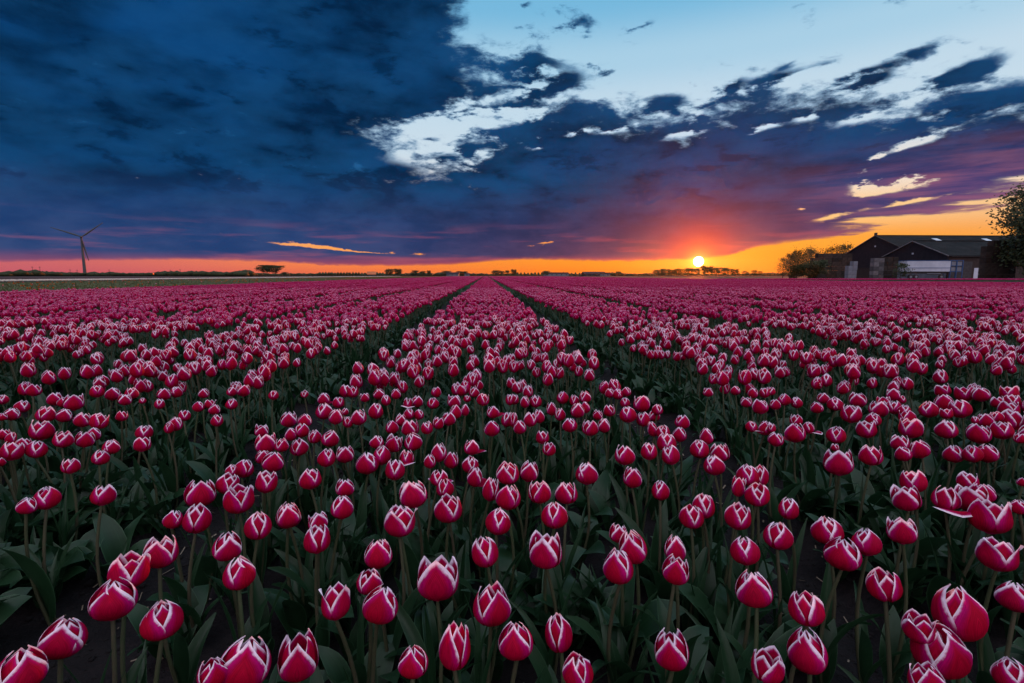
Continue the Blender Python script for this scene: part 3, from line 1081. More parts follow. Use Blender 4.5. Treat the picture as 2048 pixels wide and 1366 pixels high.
# crumbs of earth and bits of straw on the tracks
CS = []
for k in range(3):
    bm = bmesh.new()
    bmesh.ops.create_icosphere(bm, subdivisions=1, radius=1.0)
    rr_ = random.Random(k)
    for v in bm.verts:
        v.co *= rr_.uniform(.65, 1.2)
        v.co.z *= .7
    me = bpy.data.meshes.new('clod')
    bm.to_mesh(me)
    bm.free()
    me.materials.append(M['clod'])
    CS.append(me)
g = Geo()
g.add([(-1, -.05, 0), (1, -.06, .02), (1, .05, .05), (-1, .06, .03)], [(0, 1, 2, 3)])
CS.append(g.mesh('straw', (M['straw'],), False))
cp = []
for t in (-1.5, -.5, .5, 1.5):
    for i in range(1500):
        y = r2.uniform(.3, 4.2)
        x = t * BED + r2.gauss(0, .12)
        s = min(.013, .0022 + r2.expovariate(1 / .0026))
        cp.append((x, y, ground_z(x, y) + s * .25, (r2.uniform(-.5, .5), r2.uniform(-.5, .5), r2.uniform(0, 6.28)), s, r2.randrange(3)))
    for i in range(110):
        y = r2.uniform(.4, 3.8)
        x = t * BED + r2.gauss(0, .11)
        cp.append((x, y, ground_z(x, y) + .004, (r2.uniform(-.15, .15), r2.uniform(-.15, .15), r2.uniform(0, 6.28)), (r2.uniform(.003, .022), r2.uniform(.02, .05), .03), 3))
so = scatter('soil_crumbs', CS, cp)
so['label'] = 'crumbs of dark earth and straw bits on the wheel tracks'

# ================================================================== neighbouring fields
def sheet(name, mat, corners, z):
    return kind(link(name, mesh_from(name, [(x, y, z) for x, y in corners], [tuple(range(len(corners)))], (mat,), smooth=False)), 'structure')


sheet('crop_ground', M['crop_floor'], [(-44, -20), (-16.6, -20), (-16.6, 300), (-44, 300)], -.014)
sheet('fallow_field', M['far_soil'], [(-900, -20), (-52, -20), (-52, 420), (-900, 420)], -.012)
sheet('farm_track', M['verge'], [(34, 60), (34, 300), (400, 300), (400, -60), (85, -60)], -.010)
sheet('far_meadow', M['verge'], [(-900, 425), (1600, 425), (1600, 2600), (-900, 2600)], -.008)


def leaf_patch(seed, length, half, n, slot_mats, blooms, petal_every):
    g = Geo()
    r_ = random.Random(seed)
    for i in range(n):
        V, F, U = leaf_lod(r_.randrange(6), 3, 1)
        s = r_.uniform(.8, 1.25)
        g.add(V, F, U, 1, r_.random(), Matrix.Translation((r_.uniform(-half, half), r_.uniform(0, length), 0)) @ Matrix.Rotation(r_.uniform(0, 6.28), 4, 'Z') @ Matrix.Diagonal((s, s * 1.6, s, 1)))
    for i in range(blooms):
        joined_tulip(g, r_.choice((2, 4, 5, 7)), 2, 3, seed * 77 + i, Matrix.Translation((r_.uniform(-half, half), r_.uniform(0, length), 0)), .29, 0, 1, 2, r_.random(), 1, cup=1.1)
    return g.mesh('crop_patch', slot_mats)


CP = [leaf_patch(900 + i, 4.0, .85, 420, (M['petal_warm'] if i % 2 else M['petal'], M['leaf_light'], M['stem']), (1, 6, 0, 2)[i], 0) for i in range(4)]
pp = []
for b in range(15):
    x = -17.6 - b * 1.84
    y = 4.0
    while y < 270:
        if abs(x) < y * 1.15 + 6:
            pp.append((x, y, -.012, 0.0, (1, 1, r2.uniform(.9, 1.1)), r2.randrange(4)))
        y += 4.0
co = scatter('headed_crop', CP, pp)
co['label'] = 'green strip of beheaded tulips with a few stray blooms'


def white_patch(seed):
    g = Geo()
    r_ = random.Random(seed)
    for i in range(300):
        joined_tulip(g, r_.choice((2, 3, 4, 5, 6)), 2, 3, seed * 31 + i, Matrix.Translation((r_.uniform(-.8, .8), r_.uniform(0, 4), 0)), .33 + r_.gauss(0, .02), 0, 1, 2, r_.random(), 2, cup=1.15)
    return g.mesh('white_patch', (M['petal_white'], M['leaf'], M['stem']))


WP = [white_patch(40 + i) for i in range(3)]
pp = []
for b in range(4):
    x = -44.6 - b * 1.84
    y = 24.0
    while y < 270:
        pp.append((x, y, -.012, 0.0, 1.0, r2.randrange(3)))
        y += 4.0
wf = scatter('white_tulips', WP, pp)
wf['label'] = 'narrow line of white tulips beyond the green strip'

# a second pink strip beyond the farm track, before the barns
pp = []
for b in range(42):
    x = 37.0 + b * BED
    for q in range(4):
        pp.append((x, 64 + q * 4.0 - b * .12, -.006, 0.0, (1, 1, r2.uniform(.95, 1.1)), r2.randrange(4)))
nf_ = scatter('far_tulip_strip', FAR, pp)
nf_['label'] = 'thin strip of pink tulips in front of the barns'

# ================================================================== materials of the background
M['bark'] = surface_mat('bark', (.030, .024, .020), (.060, .050, .040), 3.0, .9, .5)
M['boards'] = surface_mat('dark cladding', (.010, .009, .014), (.018, .016, .022), 1.2, .75)
M['brick'] = surface_mat('brown brick', (.030, .021, .019), (.045, .032, .027), 2.0, .88)
M['render'] = surface_mat('pale wall', (.11, .125, .15), (.16, .175, .20), .8, .8)
M['white_metal'] = surface_mat('white sheet metal', (.42, .47, .54), (.52, .57, .64), .5, .45)
M['blue_metal'] = surface_mat('blue paint', (.015, .06, .17), (.025, .09, .22), 1.5, .45)
M['dark_metal'] = surface_mat('dark metal', (.02, .02, .022), (.04, .04, .042), 2.0, .55)
M['turbine'] = surface_mat('grey turbine paint', (.05, .058, .062), (.065, .075, .08), .2, .5)
M['wood'] = surface_mat('brown crate wood', (.016, .012, .010), (.038, .028, .022), 1.1, .85)
M['grey_wood'] = surface_mat('grey crate wood', (.075, .073, .076), (.12, .115, .12), 1.1, .85)
M['pale_crate'] = surface_mat('pale crate', (.15, .165, .19), (.20, .22, .25), .9, .7)
for k_ in ('wood', 'grey_wood'):
    nt = M[k_].node_tree
    b = next(n for n in nt.nodes if n.type == 'BSDF_PRINCIPLED')
    src = b.inputs['Base Color'].links[0].from_socket
    hs = node(nt, 'ShaderNodeHueSaturation')
    oi = node(nt, 'ShaderNodeObjectInfo')
    put(nt, hs.inputs['Value'], rng(nt, oi.outputs['Random'], 0.0, 1.0, .55, 1.6, smooth=False))
    put(nt, hs.inputs['Color'], src)
    put(nt, b.inputs['Base Color'], hs.outputs[0])
M['orange_tile'] = surface_mat('orange roof tile', (.42, .13, .05), (.50, .18, .07), .8, .8)
M['skylight'] = surface_mat('skylight sheet', (.55, .58, .62), (.65, .68, .72), .6, .25)
M['pane'] = surface_mat('window pane', (.03, .035, .045), (.05, .055, .07), .6, .12, spec=.6)


def sheet_roof_mat():
    m, nt, out = new_mat('ribbed fibre cement roof')
    t = node(nt, 'ShaderNodeTexCoord')
    b = node(nt, 'ShaderNodeBsdfPrincipled')
    b.inputs['Roughness'].default_value = .85
    b.inputs['Specular IOR Level'].default_value = .06
    put(nt, b.inputs['Base Color'], mixc(nt, rng(nt, ntex(nt, t.outputs['Object'], .45, 6), .3, .7), (.011, .012, .013), (.021, .022, .022)))
    w = node(nt, 'ShaderNodeTexWave')
    w.inputs['Scale'].default_value = 1.6
    nt.links.new(t.outputs['Object'], w.inputs['Vector'])
    bp = node(nt, 'ShaderNodeBump')
    bp.inputs['Strength'].default_value = .5
    bp.inputs['Distance'].default_value = .05
    nt.links.new(w.outputs['Fac'], bp.inputs['Height'])
    nt.links.new(bp.outputs[0], b.inputs['Normal'])
    nt.links.new(b.outputs[0], out.inputs[0])
    return m


M['roof'] = sheet_roof_mat()


def tree_leaf_mat(name, a, b_):
    m, nt, out = new_mat(name)
    t = node(nt, 'ShaderNodeTexCoord')
    col = mixc(nt, rng(nt, ntex(nt, t.outputs['Object'], .9, 4), .3, .7), a, b_)
    b = node(nt, 'ShaderNodeBsdfPrincipled')
    put(nt, b.inputs['Base Color'], col)
    b.inputs['Roughness'].default_value = .6
    b.inputs['Specular IOR Level'].default_value = .25
    tr = node(nt, 'ShaderNodeBsdfTranslucent')
    put(nt, tr.inputs['Color'], col)
    mx = node(nt, 'ShaderNodeMixShader')
    mx.inputs[0].default_value = .3
    nt.links.new(b.outputs[0], mx.inputs[1])
    nt.links.new(tr.outputs[0], mx.inputs[2])
    nt.links.new(mx.outputs[0], out.inputs[0])
    return m


M['foliage'] = tree_leaf_mat('tree foliage', (.028, .042, .014), (.055, .070, .024))
M['spring'] = tree_leaf_mat('young spring foliage', (.065, .060, .018), (.100, .085, .028))


def box(g, x0, x1, y0, y1, z0, z1, mat=0, mtx=None):
    V = [(x0, y0, z0), (x1, y0, z0), (x1, y1, z0), (x0, y1, z0), (x0, y0, z1), (x1, y0, z1), (x1, y1, z1), (x0, y1, z1)]
    F = [(0, 3, 2, 1), (4, 5, 6, 7), (0, 1, 5, 4), (1, 2, 6, 5), (2, 3, 7, 6), (3, 0, 4, 7)]
    g.add(V, F, None, mat, 0.0, mtx)


def box_part(name, mat, dims, parent, mtx=None):
    g = Geo()
    box(g, *dims, 0, mtx)
    return link(name, g.mesh(name, (mat,), False), parent)


def tube(g, a, b, ra, rb, n=5, mat=0):
    a, b = Vector(a), Vector(b)
    q = (b - a).to_track_quat('Z', 'Y')
    V, F = [], []
    for p, r in ((a, ra), (b, rb)):
        for i in range(n):
            t = 2 * pi * i / n
            V.append(p + q @ Vector((r * cos(t), r * sin(t), 0)))
    for i in range(n):
        F.append((i, (i + 1) % n, n + (i + 1) % n, n + i))
    F.append(tuple(range(n - 1, -1, -1)))
    F.append(tuple(range(n, 2 * n)))
    g.add(V, F, None, mat)


def at_y(px, py, y):
    """the point of the plane y = const that is seen at a pixel of the photograph"""
    d = cam.rotation_euler.to_matrix() @ Vector(((px - 1024) / 1024, (683 - py) / 1024, -1.0))
    t = y / d.y
    return Vector((d.x * t, y, CAM_H + d.z * t))


# ================================================================== trees
def tree_meshes(seed, height, spread, base, leaves, size, limbs, leaf_mat, flat=0.0, twigs=4):
    """tapered trunk with forking limbs, and a crown of separate small leaves round the twig ends"""
    r_ = random.Random(seed)
    wood, ends = Geo(), []
    top = height * .72
    pts_ = [Vector((0, 0, -.2))]
    for i in range(1, 6):
        t = i / 5
        pts_.append(Vector((r_.gauss(0, .03) * height * t, r_.gauss(0, .03) * height * t, top * t)))
    r0 = height * .020
    for i in range(5):
        tube(wood, pts_[i], pts_[i + 1], r0 * (1 - i / 6), r0 * (1 - (i + 1) / 6), 6)
    for k in range(limbs):
        t = base + (1 - base) * (k + r_.random()) / limbs
        f = min(4.999, t * 5)
        i = int(f)
        a = pts_[i].lerp(pts_[i + 1], f - i)
        ang_ = k * 2.4 + r_.uniform(-.5, .5)
        env = (sin(pi * min(1, max(.12, (t - base) / (1 - base) * .8 + .18))) ** .6) if not flat else (.55 + .45 * t)
        ln = spread * env * r_.uniform(.7, 1.08)
        rise = r_.uniform(.35, .85) + (.5 * t if not flat else 0)
        d = Vector((cos(ang_), sin(ang_), rise)).normalized()
        b = a + d * ln * .55
        c = b + Vector((cos(ang_ + r_.uniform(-.4, .4)), sin(ang_ + r_.uniform(-.4, .4)), rise * (.8 - flat))).normalized() * ln * .5
        rr = r0 * (1 - t * .75) * .55
        tube(wood, a, b, rr, rr * .6, 4)
        tube(wood, b, c, rr * .6, rr * .2, 3)
        for q in range(twigs):
            s_ = b.lerp(c, r_.uniform(.0, 1.0))
            dd = Vector((r_.gauss(0, 1), r_.gauss(0, 1), r_.gauss(.55, .6))).normalized()
            e = s_ + dd * ln * r_.uniform(.22, .42)
            tube(wood, s_, e, rr * .28, rr * .08, 3)
            ends.append((s_.lerp(e, .55), ln * .20))
            ends.append((e, ln * .16))
    for q in range(3):
        ends.append((pts_[5] + Vector((r_.gauss(0, .3), r_.gauss(0, .3), height * r_.uniform(.08, .2))), spread * .22))
    tube(wood, pts_[5], pts_[5] + Vector((0, 0, height * .2)), r0 * .18, r0 * .05, 4)
    leaf = Geo()
    LV, LF = [], []
    for i in range(leaves):
        e, s_ = r_.choice(ends)
        p = e + Vector((r_.gauss(0, s_), r_.gauss(0, s_), r_.gauss(0, s_ * .75)))
        if p.z > height:
            p.z = height - r_.random() * .3
        if p.z < .3:
            p.z = .3 + r_.random() * .5
        z = size * r_.uniform(.55, 1.3)
        u = Vector((r_.gauss(0, 1), r_.gauss(0, 1), r_.gauss(0, .7))).normalized()
        w = u.orthogonal().normalized() * z * .42
        u = u * z
        b = len(LV)
        LV += [p - u * .5, p + w, p + u * .6, p - w]
        LF.append((b, b + 1, b + 2, b + 3))
    return (wood.mesh('trunk', (M['bark'],)), mesh_from('crown', [tuple(v) for v in LV], LF, (leaf_mat,), smooth=False))


def plant_tree(name, meshes, loc, rz, scl, label, cat='tree', group=None):
    t = thing(name, label, cat, loc, rz, group)
    link('trunk', meshes[0], t, None, None, scl)
    link('crown', meshes[1], t, None, None, scl)
    return t


broad = [tree_meshes(400 + i, 10, 5.2, .12, 2600, .55, 12, M['foliage']) for i in range(3)]
flat_ = [tree_meshes(420 + i, 8.2, 7.0, .38, 3600, .55, 12, M['foliage'], .45) for i in range(2)]
airy = [tree_meshes(440 + i, 10, 3.6, .12, 1500, .34, 18, M['spring'], 0, 6) for i in range(4)]


def far(px, dist, w, h, kindm, label, cat='tree', group='trees along the horizon', i=0):
    d = cam.rotation_euler.to_matrix() @ Vector(((px - 1024) / 1024, (683 - 549) / 1024, -1.0))
    k = dist / sqrt(d.x ** 2 + d.y ** 2)
    me = kindm[i % len(kindm)]
    hh, ww = (10.0, 10.4) if kindm is broad else ((8.2, 14.5) if kindm is flat_ else (10.0, 8.0))
    return plant_tree('tree', me, (d.x * k, d.y * k, -.03), i * 1.3, (w / ww, w / ww, h / hh), label, cat, group)


far(531, 420, 12, 8.2, flat_, 'larger of the two flat-topped trees that stand together on the left horizon', i=0)
far(551, 428, 11.5, 8.0, flat_, 'flat-topped tree on the right side of the twin-tree clump, left horizon', i=1)
far(569, 440, 5.5, 3.6, broad, 'small round bush at the right foot of the flat-topped clump', i=1)
far(778, 520, 8.5, 7.6, broad, 'tall dark tree, left one of the pair left of the vanishing tracks', i=0)
far(796, 524, 10, 7.4, broad, 'dark broad tree, right one of the pair left of the vanishing tracks', i=2)
far(830, 540, 9, 6.2, broad, 'medium dark tree between the broad pair and the lone small tree', i=1)
far(845, 542, 6, 5.6, broad, 'narrower tree touching the medium dark tree', i=0)
far(858, 545, 5, 6.0, broad, 'lone small round tree on the horizon left of the vanishing point', i=2)
far(892, 560, 13, 5.8, broad, 'low wide tree left of the far white farm', i=1)
far(925, 565, 15, 5.4, broad, 'low wide tree behind the far white farm', i=2)
far(991, 480, 8.0, 6.0, broad, 'rounded tree just right of where the tracks vanish', i=0)
far(1003, 486, 6.5, 5.0, broad, 'lower tree between two rounded trees by the vanishing point', i=1)
far(1014, 484, 5.5, 5.6, broad, 'thin tree beside the round one right of the vanishing point', i=1)
far(1028, 470, 6.3, 6.3, broad, 'round ball-shaped tree right of the vanishing point', i=2)
far(1091, 430, 6.2, 4.9, broad, 'single round tree halfway between vanishing point and sun', i=0)
far(1236, 500, 7, 4.6, broad, 'low tree right of the far white houses', i=1)
for q, (px, w, h) in enumerate(((1314, 8, 6.4), (1327, 9, 7.0), (1343, 9, 6.6), (1358, 10, 7.4), (1376, 10, 7.6), (1392, 9, 7.4))):
    far(px, 545 + q * 3, w * 1.25, h * 1.08, broad, '%s tree from the left in the thin-crowned row under the sun' % ORD[q], i=q)
far(1414, 540, 15, 10.0, broad, 'tallest domed tree in the row just right of the sun', i=2)
far(1432, 548, 13, 9.2, broad, 'second domed tree right of the sun', i=0)
far(1451, 556, 11, 8.4, broad, 'rounded tree at the right shoulder of the row under the sun', i=1)
far(1469, 560, 10, 7.2, broad, 'lowest tree at the right end of the row under the sun', i=2)
far(1491, 560, 9, 6.2, airy, 'small thin tree between the sun row and the clump by the barns', i=1)
far(1508, 562, 9, 7.0, airy, 'left tree of the small clump right of the sun row', i=2)
far(1520, 564, 8, 6.0, airy, 'right tree of the small clump right of the sun row', i=3)

near_airy = [tree_meshes(460 + i, 10, 3.3, .10, 2000, .24, 26, M['spring'], 0, 7) for i in range(3)]
for q, (x, y, h, w, lab) in enumerate((
        (76.2, 129, 6.4, .62, 'shortest thin-leaved tree, leftmost of those beside the crate stack'),
        (79.2, 131, 8.0, .72, 'second thin-leaved tree from the left beside the crate stack'),
        (82.4, 133, 9.2, .80, 'thin-leaved tree touching the tall one beside the crate stack'),
        (86.4, 134, 9.9, 1.0, 'tallest thin-leaved tree left of the crate stack'))):
    plant_tree('tree', near_airy[q % 3], (x, y, -.02), q * 2.1, (w, w, h / 10.0), lab, 'tree', 'trees beside the crate stack')
for q, (x, y, h, w, lab) in enumerate((
        (92.0, 150, 8.4, 1.0, 'thin-topped tree behind the left end of the crate stack'),
        (112.5, 175, 11.6, 1.2, 'tree whose top shows over the middle of the crate stack'),
        (122.6, 178, 13.2, 1.3, 'leafy tree behind the crate stack, next to the barn gable'),
        (129.0, 180, 14.6, 1.35, 'highest tree showing behind the barn roof slope'))):
    plant_tree('tree', near_airy[(q + 1) % 3], (x, y, -.02), q * 1.7, (w, w, h / 10.0), lab, 'tree', 'trees behind the barns')
big = tree_meshes(480, 18.0, 7.4, .10, 21000, .48, 38, M['foliage'], 0, 7)
plant_tree('tree', big, (95.0, 83.0, -.02), .4, (1, 1, 1), 'tall leafy tree at the right edge beside the stacked crates')
bush = tree_meshes(482, 4.4, 2.7, .02, 3000, .30, 16, M['foliage'], 0, 6)
plant_tree('bush', bush, (91.2, 80.5, -.02), 0.0, (1, 1, .9), 'dark round bush at the foot of the tall tree', 'bush', 'bushes by the farmyard')
plant_tree('bush', bush, (94.6, 79.5, -.02), 2.0, (1.2, 1.2, 1.05), 'larger dark bush right of the round one under the tall tree', 'bush', 'bushes by the farmyard')
plant_tree('bush', bush, (75.6, 115.6, -.02), 1.0, (1.1, 1.1, 1.0), 'dark bush at the left foot of the long crate stack', 'bush', 'bushes by the farmyard')
plant_tree('bush', bush, (72.8, 117.6, -.02), 2.6, (.8, .8, .75), 'smaller bush left of the one at the crate stack foot', 'bush', 'bushes by the farmyard')
shrub = tree_meshes(484, 4.0, 1.6, .05, 900, .24, 14, M['foliage'], 0, 5)
plant_tree('bush', shrub, (86.0, 103.0, -.02), 0.0, (1, 1, 1), 'slim bush before the white trailer left end', 'bush', 'bushes by the farmyard')

# the far-off wood and hedges that read as one dark line
g = Geo()
r3 = random.Random(77)
bm = bmesh.new()
bmesh.ops.create_icosphere(bm, subdivisions=1, radius=1.0)
IV = [v.co.copy() for v in bm.verts]
IFc = [tuple(v.index for v in f.verts) for f in bm.faces]
bm.free()


def blob(x, y, w, h):
    V = [(x + v.x * w * r3.uniform(.75, 1.15), y + v.y * w * r3.uniform(.75, 1.15), h * .45 + v.z * h * .55 * r3.uniform(.75, 1.2)) for v in IV]
    g.add(V, IFc)


a = -52.0
while a < 60:
    d = 880 + 160 * sin(a * .31) + r3.uniform(-60, 60)
    clump = mnoise.noise(Vector((a * .28, 4.2, 0)))
    h = 3.2 + 2.6 * max(0, clump + .25) + r3.uniform(-.6, .9)
    if a < -24:
        h += 2.4 * max(0, mnoise.noise(Vector((a * .9, 1.7, 0))) + .15)
        d *= .72
    blob(d * sin(R(a)), d * cos(R(a)), r3.uniform(4, 8), h)
    a += r3.uniform(.10, .26)
for px in list(range(640, 770, 6)) + list(range(1035, 1088, 7)) + list(range(1095, 1180, 8)):
    d = cam.rotation_euler.to_matrix() @ Vector(((px - 1024) / 1024, (683 - 549) / 1024, -1.0))
    k = 1000 / sqrt(d.x ** 2 + d.y ** 2)
    blob(d.x * k, d.y * k, 2.4, 7.0 + r3.uniform(-.5, .5))
tl = kind(link('far_wood', g.mesh('far_wood', (M['foliage'],))), 'stuff')
tl['label'] = 'dark low line of woods and hedges along the horizon'

# ================================================================== wind turbine
TX, TY = -537.0, 721.0
wt = thing('wind_turbine', 'tall three-bladed wind turbine standing alone on the left horizon', 'wind turbine', (TX, TY, -.1), R(36))
g = Geo()
V, F = [], []
for j in range(13):
    for i in range(16):
        V.append(((2.1 - 1.0 * j / 12) * cos(i * pi / 8), (2.1 - 1.0 * j / 12) * sin(i * pi / 8), 50 * j / 12))
for j in range(12):
    for i in range(16):
        F.append((j * 16 + i, j * 16 + (i + 1) % 16, j * 16 + 16 + (i + 1) % 16, j * 16 + 16 + i))
g.add(V, F)
link('tower', g.mesh('tower', (M['turbine'],)), wt)
g = Geo()
box(g, -1.3, 1.3, -2.4, 4.6, 49.8, 52.9)
me = g.mesh('nacelle', (M['turbine'],), False)
link('nacelle', me, wt)
g = Geo()
tube(g, (0, -2.4, 51.4), (0, -4.0, 51.4), 1.3, 1.2, 12)
tube(g, (0, -4.0, 51.4), (0, -5.0, 51.4), 1.2, .3, 12)
hub = link('hub', g.mesh('hub', (M['turbine'],)), wt)
g = Geo()
V, F = [], []
for j in range(11):
    t = j / 10
    chord = 1.35 * (.55 + 1.5 * sin(min(1, t / .25) * pi / 2) - 1.55 * t) if t > .04 else .55
    th_ = chord * (.5 - .38 * min(1, t * 3))
    tw = R(22) * (1 - t)
    for (cx_, cy_) in ((-.3, 0), (.1, th_ / chord), (.7, 0), (.1, -th_ / chord)):
        x, y = cx_ * chord, cy_ * chord
        V.append((x * cos(tw) - y * sin(tw), -3.2 + x * sin(tw) + y * cos(tw), 31.5 * t))
for j in range(10):
    for i in range(4):
        F.append((j * 4 + i, j * 4 + (i + 1) % 4, (j + 1) * 4 + (i + 1) % 4, (j + 1) * 4 + i))
F += [(3, 2, 1, 0), (40, 41, 42, 43)]
bl = mesh_from('blade', V, F, (M['turbine'],))
for k in range(3):
    link('blade', bl, wt, (0, 0, 51.4), (0, R(50 + 120 * k), 0))

# ================================================================== the two barns
def barn(label, x0, x1, y0, y1, eave, ridge, lights, rails, low_band, door, low_mat):
    b = thing('barn', label, 'barn', (x0, y0, -.02), 0.0, 'barns in the farmyard')
    W, L, H = y1 - y0, x1 - x0, ridge - eave
    # gable end that faces the field
    g = Geo()
    g.add([(0, 0, 0), (0, W, 0), (0, W, low_band), (0, 0, low_band)], [(3, 2, 1, 0)])
    g.add([(.3, 0, 0), (.3, W, 0), (.3, W, low_band), (.3, 0, low_band)], [(0, 1, 2, 3)])
    link('lower_wall', g.mesh('lower_wall', (low_mat,), False), b)
    g = Geo()
    zz = low_band + .002
    P5 = [(0, zz), (W, zz), (W, eave), (W / 2, ridge - .12), (0, eave)]
    V = [(-.06, y, z) for y, z in P5] + [(.26, y, z) for y, z in P5]
    F = [(4, 3, 2, 1, 0), (5, 6, 7, 8, 9)] + [(i, (i + 1) % 5, 5 + (i + 1) % 5, 5 + i) for i in range(5)]
    g.add(V, F)
    link('gable', g.mesh('gable', (M['boards'],), False), b)
    # long wall towards the field
    g = Geo()
    box(g, .3, L, 0, .3, 0, eave - .06)
    lw = link('long_wall', g.mesh('long_wall', (M['brick'],), False), b)
    g = Geo()
    box(g, .3, L, W - .3, W, 0, eave - .06)
    link('back_wall', g.mesh('back_wall', (M['brick'],), False), b)
    if door:
        dr = box_part('door', M['dark_metal'], (door[0], door[1], -.09, -.02, 0, 3.9), lw)
        box_part('door', M['white_metal'], (door[2], door[3], -.08, -.02, .1, 2.5), lw)
        box_part('gutter', M['dark_metal'], (.3, L, -.55, -.38, eave - .30, eave - .14), b)
    # roof slopes with an overhang
    n = sqrt((W / 2) ** 2 + H ** 2)
    for s_ in (0, 1):
        g = Geo()
        y0_, y1_ = (-.55, W / 2) if s_ == 0 else (W + .55, W / 2)
        ez = eave - .55 * H / (W / 2)
        V = [(-.35, y0_, ez), (L + .35, y0_, ez), (L + .35, y1_, ridge), (-.35, y1_, ridge)]
        V += [(x, y, z + .14) for x, y, z in V]
        g.add(V, [(0, 3, 2, 1), (4, 5, 6, 7), (0, 1, 5, 4), (1, 2, 6, 5), (2, 3, 7, 6), (3, 0, 4, 7)])
        rf = link('roof', g.mesh('roof', (M['roof'],), False), b)
        if s_ == 0:
            for lx in lights:
                g = Geo()
                t0, t1 = .60, .78
                ya, yb = y0_ + (y1_ - y0_) * t0, y0_ + (y1_ - y0_) * t1
                za, zb = ez + (ridge - ez) * t0, ez + (ridge - ez) * t1
                V = [(lx, ya, za + .15), (lx + 1.6, ya, za + .15), (lx + 1.6, yb, zb + .15), (lx, yb, zb + .15)]
                V += [(x, y, z + .06) for x, y, z in V]
                g.add(V, [(0, 3, 2, 1), (4, 5, 6, 7), (0, 1, 5, 4), (1, 2, 6, 5), (2, 3, 7, 6), (3, 0, 4, 7)])
                link('skylight', g.mesh('skylight', (M['skylight'],), False), rf)
        # pale bargeboard along the gable edge
        g = Geo()
        V = [(-.46, y0_, ez - .05), (-.46, y1_, ridge - .05), (-.46, y1_, ridge + .17), (-.46, y0_, ez + .17)]
        V += [(-.36, y, z) for x, y, z in V]
        g.add(V, [(0, 1, 2, 3), (7, 6, 5, 4), (0, 4, 5, 1), (1, 5, 6, 2), (2, 6, 7, 3), (3, 7, 4, 0)])
        link('bargeboard', g.mesh('bargeboard', (rails,), False), b)
    box_part('ridge_cap', M['roof'], (-.35, L + .35, W / 2 - .28, W / 2 + .28, ridge + .10, ridge + .24), b)
    box_part('gable_window', M['white_metal'], (-.12, -.065, W / 2 - .35, W / 2 + .15, ridge - 3.1, ridge - 2.7), b)
    return b


rear = barn('larger rear barn with the higher ridge and three skylights', 109.6, 172.0, 130.2, 152.0, 7.5, 11.85, (14.0, 28.5, 44.0), M['grey_wood'], 3.0, None, M['brick'])
box_part('ridge_vent', M['dark_metal'], (-.4, .1, 10.6, 11.2, 11.95, 12.7), rear)
dl, dr_ = at_y(1902, 530, 110.6).x - 103.0, at_y(1944, 530, 110.6).x - 103.0
el_, er_ = at_y(1949, 530, 110.6).x - 103.0, at_y(1960, 530, 110.6).x - 103.0
barn('lower front barn with white-edged gable behind the white trailer', 103.0, 168.0, 110.6, 130.0, 5.3, 8.95, (), M['grey_wood'], 4.3, (dl, dr_, el_, er_), M['render'])

# ================================================================== white trailer and blue rack in the yard
t = thing('trailer', 'long white box trailer parked before the front barn', 'trailer', (88.9, 105.0, 0))
g = Geo()
box(g, 0, 9.6, 0, 2.4, 1.65, 3.85)
link('body', g.mesh('body', (M['white_metal'],), False), t)
box_part('top_rail', M['blue_metal'], (-.02, 9.62, -.05, 2.45, 3.852, 4.0), t)
box_part('side_rail', M['blue_metal'], (0, 9.6, -.045, -.003, 2.35, 2.45), t)
box_part('chassis', M['dark_metal'], (.4, 9.2, .3, 2.1, 1.2, 1.648), t)
box_part('bumper', M['dark_metal'], (4.6, 7.6, -.06, .05, .95, 1.12), t)
box_part('side_guard', M['pale_crate'], (4.6, 7.6, -.05, .04, 1.20, 1.30), t)
for wx in (1.2, 2.4, 8.0):
    g = Geo()
    tube(g, (wx, .12, .52), (wx, .46, .52), .52, .52, 14)
    wl = link('wheel', g.mesh('wheel', (M['dark_metal'],), False), t)
    g = Geo()
    tube(g, (wx, .08, .52), (wx, .118, .52), .26, .26, 10)
    link('rim', g.mesh('rim', (M['pale_crate'],), False), wl)
t = thing('steel_rack', 'blue steel rack with pale bins at the right end of the trailer', 'rack', (98.75, 105.2, 0))
for x in (0, 1.35, 2.7):
    for y in (0, 1.6):
        box_part('post', M['blue_metal'], (x, x + .14, y, y + .14, 0, 4.05), t)
for z in (1.6, 2.8, 3.92):
    for y in (0, 1.6):
        box_part('beam', M['blue_metal'], (.142, 2.698, y + .02, y + .12, z, z + .13), t)
for z in (1.75, 2.95):
    for x in (.2, 1.52):
        box_part('bin', M['pale_crate'], (x, x + 1.1, .15, 1.5, z, z + .78), t)

# ================================================================== crates
def crate_mesh(name, mat, w, d, h):
    """box of horizontal boards: each gap between boards is a recessed groove"""
    V, F = [], []
    lv = [(0, 0), (.10, 0), (.101, .05), (.16, .05), (.161, 0), (.42, 0), (.421, .035), (.45, .035), (.451, 0), (.70, 0), (.701, .035), (.73, .035), (.731, 0), (1.0, 0), (1.0, .07), (.90, .07)]
    for t, ins in lv:
        V += [(ins, ins, t * h), (w - ins, ins, t * h), (w - ins, d - ins, t * h), (ins, d - ins, t * h)]
    for j in range(len(lv) - 1):
        for i in range(4):
            F.append((j * 4 + i, j * 4 + (i + 1) % 4, j * 4 + 4 + (i + 1) % 4, j * 4 + 4 + i))
    F += [(3, 2, 1, 0), tuple(len(V) - 4 + i for i in range(4))]
    return mesh_from(name, V, F, (mat,), smooth=False)


